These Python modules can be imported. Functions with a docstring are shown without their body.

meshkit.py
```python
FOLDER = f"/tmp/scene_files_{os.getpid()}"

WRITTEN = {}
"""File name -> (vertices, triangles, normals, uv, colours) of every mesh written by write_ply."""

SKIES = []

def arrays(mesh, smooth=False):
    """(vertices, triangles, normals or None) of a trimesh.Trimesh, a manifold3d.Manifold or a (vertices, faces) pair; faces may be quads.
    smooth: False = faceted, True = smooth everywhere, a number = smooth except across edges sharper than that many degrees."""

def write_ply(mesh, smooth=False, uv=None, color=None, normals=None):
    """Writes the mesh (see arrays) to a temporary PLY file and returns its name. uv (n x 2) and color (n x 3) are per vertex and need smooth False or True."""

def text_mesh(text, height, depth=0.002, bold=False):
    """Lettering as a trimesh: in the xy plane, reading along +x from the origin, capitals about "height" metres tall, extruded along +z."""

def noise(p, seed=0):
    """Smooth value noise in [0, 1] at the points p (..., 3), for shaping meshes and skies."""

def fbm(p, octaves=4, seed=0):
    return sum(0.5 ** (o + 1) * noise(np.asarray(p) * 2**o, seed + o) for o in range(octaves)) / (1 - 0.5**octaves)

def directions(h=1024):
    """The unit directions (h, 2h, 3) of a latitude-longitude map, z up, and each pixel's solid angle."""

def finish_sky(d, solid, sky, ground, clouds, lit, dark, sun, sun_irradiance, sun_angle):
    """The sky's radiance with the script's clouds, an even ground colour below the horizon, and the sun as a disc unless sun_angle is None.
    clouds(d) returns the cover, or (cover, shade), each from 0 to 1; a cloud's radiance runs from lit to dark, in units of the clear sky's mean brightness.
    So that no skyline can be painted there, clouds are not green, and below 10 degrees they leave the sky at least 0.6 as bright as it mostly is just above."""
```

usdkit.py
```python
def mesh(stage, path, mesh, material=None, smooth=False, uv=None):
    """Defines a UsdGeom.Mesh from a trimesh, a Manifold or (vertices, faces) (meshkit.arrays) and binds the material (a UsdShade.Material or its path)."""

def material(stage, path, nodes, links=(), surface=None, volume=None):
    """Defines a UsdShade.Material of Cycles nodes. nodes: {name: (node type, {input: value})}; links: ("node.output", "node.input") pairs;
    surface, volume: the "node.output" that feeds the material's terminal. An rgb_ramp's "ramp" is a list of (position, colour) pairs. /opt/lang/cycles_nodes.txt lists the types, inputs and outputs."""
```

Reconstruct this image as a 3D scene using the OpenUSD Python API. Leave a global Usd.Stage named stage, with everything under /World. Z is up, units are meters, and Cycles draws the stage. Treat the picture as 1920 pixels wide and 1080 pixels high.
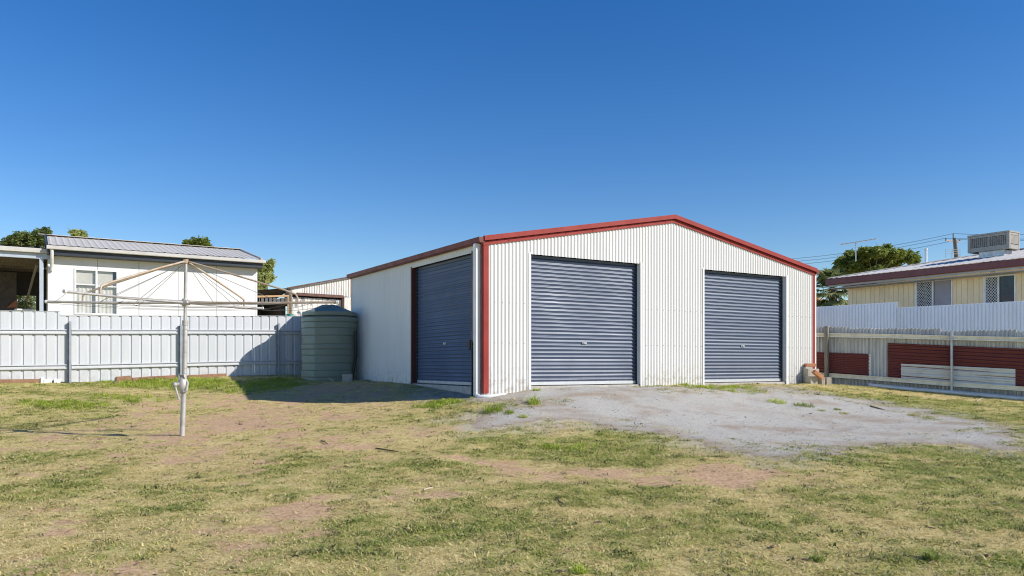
import math, random
import numpy as np, trimesh, usdkit, meshkit
from scipy.interpolate import RBFInterpolator
from shapely.geometry import Polygon, Point
from shapely import contains_xy
from pxr import Usd, UsdGeom, UsdLux, UsdShade, Sdf, Gf, Vt

stage = Usd.Stage.CreateInMemory()
UsdGeom.SetStageUpAxis(stage, UsdGeom.Tokens.z)
UsdGeom.SetStageMetersPerUnit(stage, 1.0)
UsdGeom.Xform.Define(stage, '/World')
UsdGeom.Scope.Define(stage, '/World/Looks')
random.seed(7)
RNG = np.random.default_rng(7)

# ------------------------------------------------------------------ camera, sky, sun
EYE, FOC, CX, HV = 1.6, 1458.0, 960.0, 683.0        # eye height, focal length and horizon of the 1920-pixel-wide photograph
cam = UsdGeom.Camera.Define(stage, '/World/camera')
cam.AddTranslateOp().Set(Gf.Vec3d(0, 0, EYE))
cam.AddRotateXYZOp().Set(Gf.Vec3f(90, 0, 0))
cam.CreateHorizontalApertureAttr(36.0)
cam.CreateVerticalApertureAttr(20.25)
cam.CreateFocalLengthAttr(FOC / 1920 * 36)
cam.CreateVerticalApertureOffsetAttr((HV - 540) / 1920 * 36)
cam.CreateClippingRangeAttr(Gf.Vec2f(0.05, 2000))
cam.CreateExposureAttr(0.32)

AZ, EL = math.radians(-18.2), math.radians(31.5)
SUN = np.array([math.cos(EL) * math.cos(AZ), math.cos(EL) * math.sin(AZ), math.sin(EL)])
dome = UsdLux.DomeLight.Define(stage, '/World/sky')
dome.CreateIntensityAttr(1.0)
skym = usdkit.material(stage, '/World/Looks/sky_material', {
    'sky': ('sky_texture', {'sky_type': 'single_scattering', 'sun_disc': False, 'sun_elevation': EL,
                            'sun_rotation': math.atan2(SUN[0], SUN[1]), 'altitude': 200.0, 'air_density': 1.0,
                            'aerosol_density': 0.15, 'ozone_density': 2.2}),
    'hs': ('hsv', {'hue': 0.512, 'saturation': 1.40, 'value': 1.17}),
    'bg': ('background_shader', {'strength': 0.095})},
    [('sky.color', 'hs.color'), ('hs.color', 'bg.color')], surface='bg.background')
UsdShade.MaterialBindingAPI.Apply(dome.GetPrim()).Bind(skym)
dome.GetPrim().SetCustomDataByKey('kind', 'structure')
sun = UsdLux.DistantLight.Define(stage, '/World/sun')
sun.CreateIntensityAttr(1.25)
sun.CreateAngleAttr(0.5)
sun.CreateColorAttr(Gf.Vec3f(1.0, 0.955, 0.885))
sun.GetPrim().CreateAttribute('inputs:normalize', Sdf.ValueTypeNames.Bool).Set(True)
zx = SUN / np.linalg.norm(SUN)
xx = np.cross([0, 0, 1.0], zx); xx /= np.linalg.norm(xx)
yy = np.cross(zx, xx)
mat = Gf.Matrix4d(*[float(v) for v in (*xx, 0, *yy, 0, *zx, 0, 0, 0, 0, 1)])
sun.AddTransformOp().Set(mat)

# ------------------------------------------------------------------ helpers
USED = {}
def path_for(name, parent=None):
    base = (parent if isinstance(parent, str) else str(parent.GetPath())) if parent is not None else '/World'
    key = base + '/' + name
    n = USED.get(key, 0); USED[key] = n + 1
    return key if n == 0 else f'{key}_{n:03d}'

def tag(prim, label=None, category=None, group=None, kind=None):
    for k, v in (('label', label), ('category', category), ('group', group), ('kind', kind)):
        if v: prim.SetCustomDataByKey(k, v)
    return prim

def thing(name, label, category, loc=(0, 0, 0), group=None, kind=None):
    x = UsdGeom.Xform.Define(stage, path_for(name))
    p = x.GetPrim(); ORIGIN[str(p.GetPath())] = np.array(loc, float)
    x.AddTranslateOp().Set(Gf.Vec3d(*map(float, loc)))
    return tag(p, label, category, group, kind)
ORIGIN = {}

class MB:
    """collects shapes in world coordinates into one mesh"""
    def __init__(s): s.v, s.f, s.n = [], [], 0
    def add(s, v, f):
        v = np.asarray(v, float); f = np.asarray(f, int)
        if f.shape[1] == 4: f = np.vstack([f[:, [0, 1, 2]], f[:, [0, 2, 3]]])
        s.v.append(v); s.f.append(f + s.n); s.n += len(v); return s
    def tm(s, m): return s.add(m.vertices, m.faces)
    def frame(s, o, ax, ay, az, lo, hi, chamfer=0.0):
        """box from lo to hi in the frame (o; ax, ay, az)"""
        lo, hi = np.array(lo, float), np.array(hi, float)
        if chamfer:
            c = min(chamfer, 0.45 * float(np.min(hi - lo)))
            pts = []
            for sx in (0, 1):
                for sy in (0, 1):
                    for sz in (0, 1):
                        p = np.where([sx, sy, sz], hi, lo); d = np.where([sx, sy, sz], -c, c)
                        for k in range(3):
                            q = p + d; q[k] = p[k]; pts.append(q)
            h = trimesh.convex.convex_hull(np.array(pts)); v, f = np.array(h.vertices), np.array(h.faces)
        else:
            b = trimesh.creation.box(bounds=[lo, hi]); v, f = np.array(b.vertices), np.array(b.faces)
        A = np.stack([ax, ay, az]).astype(float)
        if np.linalg.det(A) < 0: f = f[:, ::-1]
        return s.add(np.asarray(o) + v @ A, f)
    def beam(s, p0, p1, w, h, up=(0, 0, 1), chamfer=0.0, off=(0, 0)):
        p0, p1 = np.array(p0, float), np.array(p1, float)
        d = p1 - p0; L = np.linalg.norm(d); d /= L
        side = np.cross(d, up); side /= np.linalg.norm(side); u = np.cross(side, d)
        return s.frame(p0, d, side, u, (0, off[0] - w / 2, off[1] - h / 2), (L, off[0] + w / 2, off[1] + h / 2), chamfer)
    def tube(s, pts, r, sides=8, caps=True):
        p = np.asarray(pts, float); n = len(p); r = np.broadcast_to(r, (n,)).astype(float)
        t = np.gradient(p, axis=0); t /= np.linalg.norm(t, axis=1, keepdims=True) + 1e-12
        a = np.cross(t[0], [0, 0, 1.0])
        if np.linalg.norm(a) < 1e-3: a = np.array([1.0, 0, 0])
        A = []
        for k in range(n):
            a = a - t[k] * (a @ t[k]); a /= np.linalg.norm(a); A.append(a)
        A = np.array(A); B = np.cross(t, A)
        ang = np.arange(sides) * 2 * np.pi / sides
        v = (p[:, None] + r[:, None, None] * (np.cos(ang)[None, :, None] * A[:, None] + np.sin(ang)[None, :, None] * B[:, None])).reshape(-1, 3)
        i, j = np.meshgrid(np.arange(n - 1), np.arange(sides), indexing='ij')
        q = np.stack([i * sides + j, i * sides + (j + 1) % sides, (i + 1) * sides + (j + 1) % sides, (i + 1) * sides + j], -1).reshape(-1, 4)
        f = np.vstack([q[:, [0, 1, 2]], q[:, [0, 2, 3]]])
        if caps:
            m = len(v); v = np.vstack([v, p[0], p[-1]])
            k = np.arange(sides)
            f = np.vstack([f, np.stack([np.full(sides, m), (k + 1) % sides, k], 1),
                           np.stack([np.full(sides, m + 1), (n - 1) * sides + k, (n - 1) * sides + (k + 1) % sides], 1)])
        return s.add(v, f)
    def lathe(s, prof, centre, sides=48):
        """prof: (r, z) pairs"""
        pr = np.array(prof, float); n = len(pr); ang = np.arange(sides) * 2 * np.pi / sides
        v = np.stack([pr[:, 0, None] * np.cos(ang), pr[:, 0, None] * np.sin(ang), np.repeat(pr[:, 1, None], sides, 1)], -1).reshape(-1, 3) + np.asarray(centre)
        i, j = np.meshgrid(np.arange(n - 1), np.arange(sides), indexing='ij')
        q = np.stack([i * sides + j, i * sides + (j + 1) % sides, (i + 1) * sides + (j + 1) % sides, (i + 1) * sides + j], -1).reshape(-1, 4)
        return s.add(v, q)
    def strip(s, a, b):
        """ruled sheet between the polylines a and b (n x 3)"""
        a, b = np.asarray(a, float), np.asarray(b, float); n = len(a); i = np.arange(n - 1)
        return s.add(np.vstack([a, b]), np.stack([i, i + 1, n + i + 1, n + i], 1))
    def build(s, name, material, parent=None, smooth=False, label=None):
        v, f = np.vstack(s.v), np.vstack(s.f)
        if parent is not None: v = v - ORIGIN.get(str(parent.GetPath()), ORIGIN.get(str(parent.GetParent().GetPath()), np.zeros(3)))
        m = usdkit.mesh(stage, path_for(name, parent), (v, f), material, smooth=smooth)
        if label: m.GetPrim().SetCustomDataByKey('label', label)
        return m.GetPrim()

def single(mb, name, material, label, category, smooth=False, group=None, kind=None):
    return tag(mb.build(name, material, None, smooth), label, category, group, kind)

UP = np.array([0, 0, 1.0])
class Line:
    """a vertical plane through q with the horizontal direction d; n is its normal towards the camera"""
    def __init__(s, q, d):
        s.q = np.array(q, float); s.d = np.array(d, float) / np.linalg.norm(d)
        s.n = np.array([s.d[1], -s.d[0]])
        if s.n @ s.q > 0: s.n = -s.n
        s.d3, s.n3 = np.array([*s.d, 0]), np.array([*s.n, 0])
    def k(s, u):
        r = (np.asarray(u, float) - CX) / FOC
        return (r * s.q[1] - s.q[0]) / (s.d[0] - r * s.d[1])
    def p(s, k, z, out=0.0):
        k = np.asarray(k, float); z = np.broadcast_to(z, k.shape); out = np.broadcast_to(out, k.shape)
        return np.stack([s.q[0] + s.d[0] * k + s.n[0] * out, s.q[1] + s.d[1] * k + s.n[1] * out, z], -1)
    def z(s, u, v):
        return EYE + (HV - v) / FOC * (s.q[1] + s.d[1] * s.k(u))
    def o(s): return np.array([s.q[0], s.q[1], 0.0])
    def box(s, mb, k0, k1, z0, z1, o0, o1, chamfer=0.0):
        return mb.frame(s.o(), s.d3, s.n3, UP, (k0, o0, z0), (k1, o1, z1), chamfer)

def wave_ks(k0, k1, pitch, n=8):
    m = max(2, int(round((k1 - k0) / pitch * n)) + 1)
    return np.linspace(k0, k1, m)
def trap_ks(k0, k1, pitch, cuts):
    ks = [k0, k1]
    for i in range(int(math.floor(k0 / pitch)) - 1, int(math.ceil(k1 / pitch)) + 1):
        ks += [i * pitch + c * pitch for c in cuts]
    ks = np.array(sorted(set(round(k, 5) for k in ks)))
    return ks[(ks >= k0 - 2e-5) & (ks <= k1 + 2e-5)]
def trap(k, pitch, cuts, depth):
    c = np.array(cuts); ph = (np.asarray(k) / pitch) % 1.0
    return np.interp(ph, [0, c[0], c[1], c[2], c[3], 1], [0, 0, -depth, -depth, 0, 0])

# ------------------------------------------------------------------ materials
L = '/World/Looks/'
def mk(name, a, b=None, scale=6.0, detail=5.0, rough=0.5, metal=0.0, bump=0.0, bscale=60.0, spec=0.5, ramp=(0.35, 0.65), stretch=(1, 1, 1), dirt=None, coord='geo', vary=0.0):
    """a principled surface whose colour wanders between a and b in noise; dirt = (colour, z0, z1, amount) stains rising from the ground"""
    b = b if b is not None else tuple(min(1, c * 0.86) for c in a)
    nodes = {'g': ('geometry', {}), 'm': ('mapping', {'scale': stretch}),
             'n': ('noise_texture', {'scale': scale, 'detail': detail, 'roughness': 0.6}),
             'r': ('rgb_ramp', {'ramp': [(ramp[0], a), (ramp[1], b)]}),
             'rr': ('map_range', {'from_min': 0.3, 'from_max': 0.7, 'to_min': max(0.02, rough - 0.08), 'to_max': min(1, rough + 0.1)}),
             'p': ('principled_bsdf', {'metallic': metal, 'specular_ior_level': spec})}
    links = [('g.position', 'm.vector'), ('m.vector', 'n.vector'), ('n.fac', 'r.fac'), ('n.fac', 'rr.value'), ('rr.result', 'p.roughness')]
    col = 'r.color'
    if vary:
        nodes['oi'] = ('object_info', {})
        nodes['vr'] = ('map_range', {'from_min': 0.0, 'from_max': 1.0, 'to_min': 1 - vary, 'to_max': 1 + vary})
        nodes['hs'] = ('hsv', {})
        links += [('oi.random', 'vr.value'), ('vr.result', 'hs.value'), (col, 'hs.color')]; col = 'hs.color'
    if dirt:
        dc, z0, z1, amt = dirt
        nodes.update({'sx': ('separate_xyz', {}), 'zr': ('map_range', {'from_min': z0, 'from_max': z1, 'to_min': 1.0, 'to_max': 0.0, 'clamp': True}),
                      'dn': ('noise_texture', {'scale': 9.0, 'detail': 8.0, 'roughness': 0.75}), 'dm': ('map_range', {'from_min': 0.46, 'from_max': 0.7, 'to_min': 0.0, 'to_max': amt, 'clamp': True}),
                      'dd': ('math', {'math_type': 'multiply'}), 'dx': ('mix_color', {'b': dc})})
        links += [('g.position', 'sx.vector'), ('sx.z', 'zr.value'), ('g.position', 'dn.vector'), ('dn.fac', 'dm.value'),
                  ('zr.result', 'dd.value1'), ('dm.result', 'dd.value2'), ('dd.value', 'dx.fac'), (col, 'dx.a')]; col = 'dx.result'
    links.append((col, 'p.base_color'))
    if bump:
        nodes['bn'] = ('noise_texture', {'scale': bscale, 'detail': 4.0}); nodes['bp'] = ('bump', {'strength': bump, 'distance': 0.01})
        links += [('m.vector', 'bn.vector'), ('bn.fac', 'bp.height'), ('bp.normal', 'p.normal')]
    return usdkit.material(stage, L + name, nodes, links, surface='p.BSDF')

SOIL = (0.30, 0.20, 0.13)
M = {
    'shed_white': mk('shed_white', (0.61, 0.60, 0.575), (0.565, 0.555, 0.53), 1.3, 6, 0.42, dirt=((0.24, 0.17, 0.11), 1.15, 1.7, 0.8), stretch=(1, 1, 0.3)),
    'flashing_white': mk('flashing_white', (0.68, 0.675, 0.66), (0.63, 0.625, 0.605), 3, 4, 0.38, dirt=(SOIL, 1.1, 1.5, 0.4)),
    'shed_red': mk('shed_red', (0.27, 0.034, 0.027), (0.23, 0.029, 0.023), 4, 4, 0.55, spec=0.2, dirt=(SOIL, 1.05, 1.5, 0.3)),
    'door_blue': mk('door_blue', (0.05, 0.073, 0.122), (0.045, 0.066, 0.111), 0.8, 3, 0.42, stretch=(1, 1, 1), dirt=((0.22, 0.17, 0.12), 1.2, 1.8, 0.25)),
    'jamb_red_shaded': mk('jamb_red_shaded', (0.085, 0.026, 0.022), None, 4, 4, 0.45),  # the trim red darkened, painting in the shade on the side door jambs
    'gutter_red_shaded': mk('gutter_red_shaded', (0.15, 0.036, 0.032), (0.125, 0.03, 0.027), 4, 4, 0.5, spec=0.3),  # trim red again, its colour lowered for the shade along the eave
    'door_dark': mk('door_dark', (0.02, 0.024, 0.032), None, 3, 3, 0.5),
    'zinc': mk('zinc', (0.52, 0.53, 0.54), (0.40, 0.41, 0.42), 7, 6, 0.42, metal=0.6),
    'fence_steel': mk('fence_steel', (0.56, 0.565, 0.575), (0.50, 0.51, 0.525), 2.0, 6, 0.36, metal=0.12, stretch=(6, 6, 0.6), dirt=((0.27, 0.16, 0.09), 1.1, 1.6, 0.6), vary=0.05),
    'fence_post': mk('fence_post', (0.33, 0.35, 0.38), (0.25, 0.265, 0.29), 8, 5, 0.5, metal=0.35, dirt=(SOIL, 1.1, 1.5, 0.4)),
    'tank_green': mk('tank_green', (0.215, 0.252, 0.20), (0.185, 0.22, 0.175), 2.2, 6, 0.55, bump=0.15, bscale=30, dirt=((0.20, 0.16, 0.11), 1.15, 1.6, 0.5)),
    'concrete': mk('concrete', (0.42, 0.39, 0.34), (0.30, 0.28, 0.245), 12, 8, 0.85, bump=0.5, bscale=120),
    'block': mk('block', (0.46, 0.41, 0.33), (0.36, 0.32, 0.26), 25, 8, 0.9, bump=0.8, bscale=220, vary=0.12),
    'brick': mk('brick', (0.55, 0.24, 0.115), (0.42, 0.17, 0.085), 20, 8, 0.88, bump=0.7, bscale=180, vary=0.12),
    'hoist': mk('hoist', (0.46, 0.44, 0.41), (0.34, 0.32, 0.30), 9, 7, 0.55, metal=0.3, bump=0.15, bscale=80),
    'hoist_rust': mk('hoist_rust', (0.44, 0.37, 0.29), (0.33, 0.21, 0.12), 7, 8, 0.65, metal=0.15, ramp=(0.42, 0.72)),
    'wire': mk('wire', (0.16, 0.155, 0.15), None, 5, 2, 0.6),
    'house_wall': mk('house_wall', (0.665, 0.655, 0.635), (0.625, 0.615, 0.595), 1.5, 5, 0.6, bump=0.05, bscale=30),
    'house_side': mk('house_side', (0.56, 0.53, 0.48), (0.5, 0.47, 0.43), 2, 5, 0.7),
    'fascia_dark': mk('fascia_dark', (0.022, 0.028, 0.038), None, 3, 3, 0.45),
    'gutter_grey': mk('gutter_grey', (0.50, 0.48, 0.44), (0.43, 0.41, 0.38), 3, 4, 0.45),
    'roof_zinc': mk('roof_zinc', (0.53, 0.50, 0.455), (0.45, 0.42, 0.38), 1.6, 7, 0.6, spec=0.25),
    'ridge_tan': mk('ridge_tan', (0.56, 0.51, 0.44), (0.47, 0.41, 0.34), 3, 5, 0.6),
    'awning_steel': mk('awning_steel', (0.42, 0.47, 0.53), (0.36, 0.40, 0.46), 5, 4, 0.45, metal=0.2),
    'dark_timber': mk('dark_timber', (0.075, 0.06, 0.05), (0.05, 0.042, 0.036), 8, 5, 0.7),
    'frame_white': mk('frame_white', (0.70, 0.70, 0.71), None, 4, 3, 0.4),
    'blind': mk('blind', (0.62, 0.59, 0.52), (0.55, 0.53, 0.47), 5, 3, 0.8),
    'curtain': mk('curtain', (0.68, 0.655, 0.61), (0.60, 0.575, 0.535), 6, 3, 0.9),
    'room_dark': mk('room_dark', (0.03, 0.03, 0.033), None, 3, 2, 0.8),
    'barn_iron': mk('barn_iron', (0.60, 0.58, 0.54), (0.36, 0.29, 0.22), 4.5, 9, 0.6, metal=0.15, ramp=(0.5, 0.72), stretch=(3, 3, 0.5)),
    'barn_peel': mk('barn_peel', (0.60, 0.58, 0.545), (0.24, 0.23, 0.225), 6.0, 9, 0.8, ramp=(0.52, 0.58), stretch=(1.6, 1.6, 0.5)),
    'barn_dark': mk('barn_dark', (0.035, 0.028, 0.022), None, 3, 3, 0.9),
    'barn_rust': mk('barn_rust', (0.14, 0.07, 0.05), (0.09, 0.05, 0.04), 5, 5, 0.8),
    'timber_tan': mk('timber_tan', (0.46, 0.30, 0.16), (0.36, 0.22, 0.11), 6, 6, 0.75),  # warm tan timber
    'post_timber': mk('post_timber', (0.27, 0.235, 0.19), (0.16, 0.135, 0.11), 7, 9, 0.9, bump=0.9, bscale=50, stretch=(5, 5, 0.5)),
    'sleeper': mk('sleeper', (0.30, 0.17, 0.10), (0.22, 0.12, 0.07), 9, 8, 0.9, bump=0.6, bscale=60),
    'old_iron': mk('old_iron', (0.52, 0.525, 0.51), (0.29, 0.295, 0.295), 4.5, 9, 0.6, metal=0.1, ramp=(0.42, 0.75), stretch=(4, 4, 0.35), vary=0.12, dirt=((0.15, 0.11, 0.08), 0.8, 1.5, 0.7)),
    'rail_cream': mk('rail_cream', (0.80, 0.74, 0.60), (0.56, 0.51, 0.41), 5, 8, 0.6, ramp=(0.45, 0.75)),
    'red_iron': mk('red_iron', (0.145, 0.028, 0.021), (0.115, 0.023, 0.018), 4, 6, 0.5, dirt=(SOIL, 0.9, 1.6, 0.2)),
    'grey_iron': mk('grey_iron', (0.58, 0.575, 0.54), (0.42, 0.415, 0.39), 5, 9, 0.55, ramp=(0.5, 0.8)),
    'pvc': mk('pvc', (0.66, 0.65, 0.63), (0.55, 0.54, 0.51), 5, 6, 0.45),
    'high_fence': mk('high_fence', (0.77, 0.79, 0.84), (0.72, 0.74, 0.79), 1.2, 5, 0.4, stretch=(3, 3, 0.5), vary=0.03),
    'yellow_wall': mk('yellow_wall', (0.72, 0.57, 0.37), (0.665, 0.525, 0.34), 2.5, 5, 0.65, vary=0.05),
    'fascia_maroon': mk('fascia_maroon', (0.15, 0.032, 0.03), (0.12, 0.028, 0.026), 4, 4, 0.45),
    'soffit': mk('soffit', (0.35, 0.345, 0.35), None, 4, 3, 0.7),
    'yroof': mk('yroof', (0.57, 0.55, 0.52), (0.48, 0.455, 0.425), 1.8, 7, 0.7, spec=0.15),
    'grille': mk('grille', (0.62, 0.63, 0.66), None, 4, 2, 0.4),
    'window_dark': mk('window_dark', (0.02, 0.024, 0.032), None, 3, 2, 0.12),
    'curtain_mauve': mk('curtain_mauve', (0.28, 0.26, 0.30), (0.25, 0.235, 0.27), 4, 3, 0.8),
    'cooler': mk('cooler', (0.31, 0.28, 0.24), (0.27, 0.245, 0.21), 5, 5, 0.55),
    'cooler_dark': mk('cooler_dark', (0.05, 0.047, 0.045), None, 5, 3, 0.8),
    'pole_wood': mk('pole_wood', (0.15, 0.125, 0.105), (0.11, 0.09, 0.078), 6, 6, 0.9, stretch=(5, 5, 0.5)),
    'insulator': mk('insulator', (0.55, 0.54, 0.52), None, 5, 2, 0.4),
    'white_paint': mk('white_paint', (0.74, 0.74, 0.73), None, 5, 3, 0.4),
    'aluminium': mk('aluminium', (0.62, 0.63, 0.65), None, 5, 2, 0.35, metal=0.6),
    'teal': mk('teal', (0.10, 0.36, 0.30), None, 5, 2, 0.45),
    'bark': mk('bark', (0.16, 0.12, 0.09), (0.10, 0.08, 0.06), 9, 8, 0.95, bump=0.8, bscale=40),
    'twig': mk('twig', (0.12, 0.08, 0.055), (0.08, 0.055, 0.04), 9, 5, 0.9),
    'twig_pale': mk('twig_pale', (0.44, 0.36, 0.26), None, 9, 5, 0.9),
    'house_brick': mk('house_brick', (0.40, 0.16, 0.09), (0.30, 0.12, 0.07), 9, 6, 0.85),
    'brown_roof': mk('brown_roof', (0.13, 0.09, 0.065), None, 8, 4, 0.8),
    'latch': mk('latch', (0.02, 0.018, 0.016), None, 5, 3, 0.5),
    'handle': mk('handle', (0.46, 0.46, 0.47), None, 5, 2, 0.3, metal=0.5),
    'flower': mk('flower', (0.36, 0.29, 0.48), None, 5, 2, 0.8),
}
M['glass'] = usdkit.material(stage, L + 'glass', {
    't': ('transparent_bsdf', {'color': (0.86, 0.86, 0.85)}), 'g': ('glossy_bsdf', {'color': (0.9, 0.92, 0.95), 'roughness': 0.03}),
    'x': ('mix_closure', {'fac': 0.09})},
    [('t.BSDF', 'x.closure1'), ('g.BSDF', 'x.closure2')], surface='x.closure')

def leaf(name, a, b, trans=0.3, rough=0.55, per='island'):
    return usdkit.material(stage, L + name, {
        'g': ('geometry', {}), 'oi': ('object_info', {}),
        'r': ('rgb_ramp', {'ramp': [(0.0, a), (1.0, b)]}),
        'mx': ('math', {'math_type': 'add'}), 'fr': ('math', {'math_type': 'fraction'}),
        'p': ('principled_bsdf', {'roughness': rough, 'specular_ior_level': 0.3}), 't': ('translucent_bsdf', {}), 'x': ('mix_closure', {'fac': trans})},
        [('g.random_per_island', 'mx.value1'), ('oi.random', 'mx.value2'), ('mx.value', 'fr.value1'), ('fr.value', 'r.fac'), ('r.color', 'p.base_color'), ('r.color', 't.color'),
         ('p.BSDF', 'x.closure1'), ('t.BSDF', 'x.closure2')], surface='x.closure')
M['leaf_dark'] = leaf('leaf_dark', (0.06, 0.085, 0.025), (0.15, 0.18, 0.055))
M['leaf_olive'] = leaf('leaf_olive', (0.15, 0.19, 0.055), (0.38, 0.41, 0.14), 0.4)
M['leaf_bright'] = leaf('leaf_bright', (0.19, 0.235, 0.048), (0.47, 0.50, 0.135), 0.42)
M['leaf_palm'] = leaf('leaf_palm', (0.07, 0.10, 0.03), (0.42, 0.44, 0.18), 0.45)
M['grass_green'] = leaf('grass_green', (0.20, 0.255, 0.05), (0.48, 0.51, 0.15), 0.42, 0.6)
M['grass_dark'] = leaf('grass_dark', (0.07, 0.085, 0.025), (0.19, 0.20, 0.065), 0.25, 0.65)
M['grass_lush'] = leaf('grass_lush', (0.24, 0.32, 0.035), (0.48, 0.55, 0.09), 0.4, 0.6)
M['grass_olive'] = leaf('grass_olive', (0.36, 0.34, 0.115), (0.67, 0.585, 0.25), 0.4, 0.65)
M['grass_dry'] = leaf('grass_dry', (0.57, 0.455, 0.205), (0.86, 0.73, 0.39), 0.35, 0.75)

# ------------------------------------------------------------------ the lie of the land
E1, E2 = np.array([0.8526, 0.5225]), np.array([-0.5225, 0.8526])     # along the shed's front, and back along its side
P0 = np.array([(907 - CX) / FOC * 13.6, 13.6])
FRONT, SIDE = Line(P0, E1), Line(P0, E2)
LF = Line(((130 - CX) / FOC * 16.75, 16.75), (math.sin(math.radians(56.5)), math.cos(math.radians(56.5))))   # left fence
RF = Line(((1554 - CX) / FOC * 19.5, 19.5), (math.sin(math.radians(55)), -math.cos(math.radians(55))))       # right low fence
def W(t, s): return P0 + E1 * t + E2 * s
ctrl = []
def cp(x, y, z): ctrl.append((x, y, z))
def cpl(line, u, v, out=0.0):
    k = line.k(u); q = line.p(k, 0, out); cp(q[0], q[1], float(line.z(u, v)))
for x in (-14, -7, 0, 7, 14): cp(x, 0.0, 0.0); cp(x, 4.5, 0.25)
cp(-4.66, 10.97, 0.585); cp(-8.2, 12.4, 0.63)
cp(-3.4, 14.75, 0.90); cp(-5.2, 15.4, 0.955); cp(-0.6, 13.45, 0.985); cp(-1.9, 13.9, 0.93)
for t, z in ((0.3, 1.06), (0.9, 1.13), (2.2, 1.165), (4.4, 1.165), (6.6, 1.165), (8.8, 1.15)): q = W(t, -0.05); cp(*q, z)
for s, z in ((0.45, 1.02), (1.6, 1.10), (3.0, 1.165), (4.5, 1.20), (6.3, 1.235)): q = W(-0.1, s); cp(*q, z)
for s in (1, 3.3, 5.5):
    for t in (1.5, 4.4, 7.5): q = W(t, s); cp(*q, 1.1)
for t, z in ((1.5, 0.72), (4.4, 0.77), (7, 0.82)): q = W(t, -2.6); cp(*q, z)
cp(0.5, 9.0, 0.47); cp(3.5, 9.0, 0.46); cp(6.5, 9.5, 0.45); cp(-7.5, 9, 0.46); cp(-3, 7.5, 0.40)
cp(8.0, 12.0, 0.60); cp(10.5, 13.0, 0.62)
cp(-4.36, 18.0, 1.195); cp(-4.3, 19.2, 1.25)
for u, v in ((0, 719), (130, 719.5), (250, 714.5), (340, 709.5), (422, 705.5), (500, 704), (560, 703)): cpl(LF, u, v)
cp(-13, 14, 1.05); cp(-9, 14.5, 0.98)
for u, v in ((1570, 721), (1650, 726), (1780, 737), (1919, 750)): cpl(RF, u, v, 0.05)
for x, y in ((-16, 22), (-8, 24), (0, 26), (8, 26), (15, 24), (20, 16), (-20, 16)): cp(x, y, 1.25)
cp(20, 8, 0.5); cp(-20, 8, 0.5)
ctrl = np.array(ctrl)
RBF = RBFInterpolator(ctrl[:, :2], ctrl[:, 2], kernel='thin_plate_spline', smoothing=0.004)
def gz(x, y):
    x, y = np.broadcast_arrays(np.asarray(x, float), np.asarray(y, float)); sh = x.shape
    p = np.stack([x.ravel(), y.ravel()], 1)
    q = np.clip(p, [-19, -3], [19, 26])
    z = RBF(q)
    d = np.linalg.norm(p - q, axis=1); w = np.exp(-d / 6.0)
    far = np.where(p[:, 1] < 5, 0.0, 1.2)
    z = z * w + far * (1 - w)
    bumps = (meshkit.fbm(np.stack([p[:, 0] * 0.9, p[:, 1] * 0.9, 0 * p[:, 0]], 1), 3, 5) - 0.5) * 0.07 + (meshkit.noise(np.stack([p[:, 0] * 4.5, p[:, 1] * 4.5, 0 * p[:, 0] + 3], 1), 9) - 0.5) * 0.022
    near = np.abs((p - P0) @ E1 - 4.45) < 4.9
    return (z + bumps * np.where(p[:, 1] < 30, 1, 0)).reshape(sh)
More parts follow.
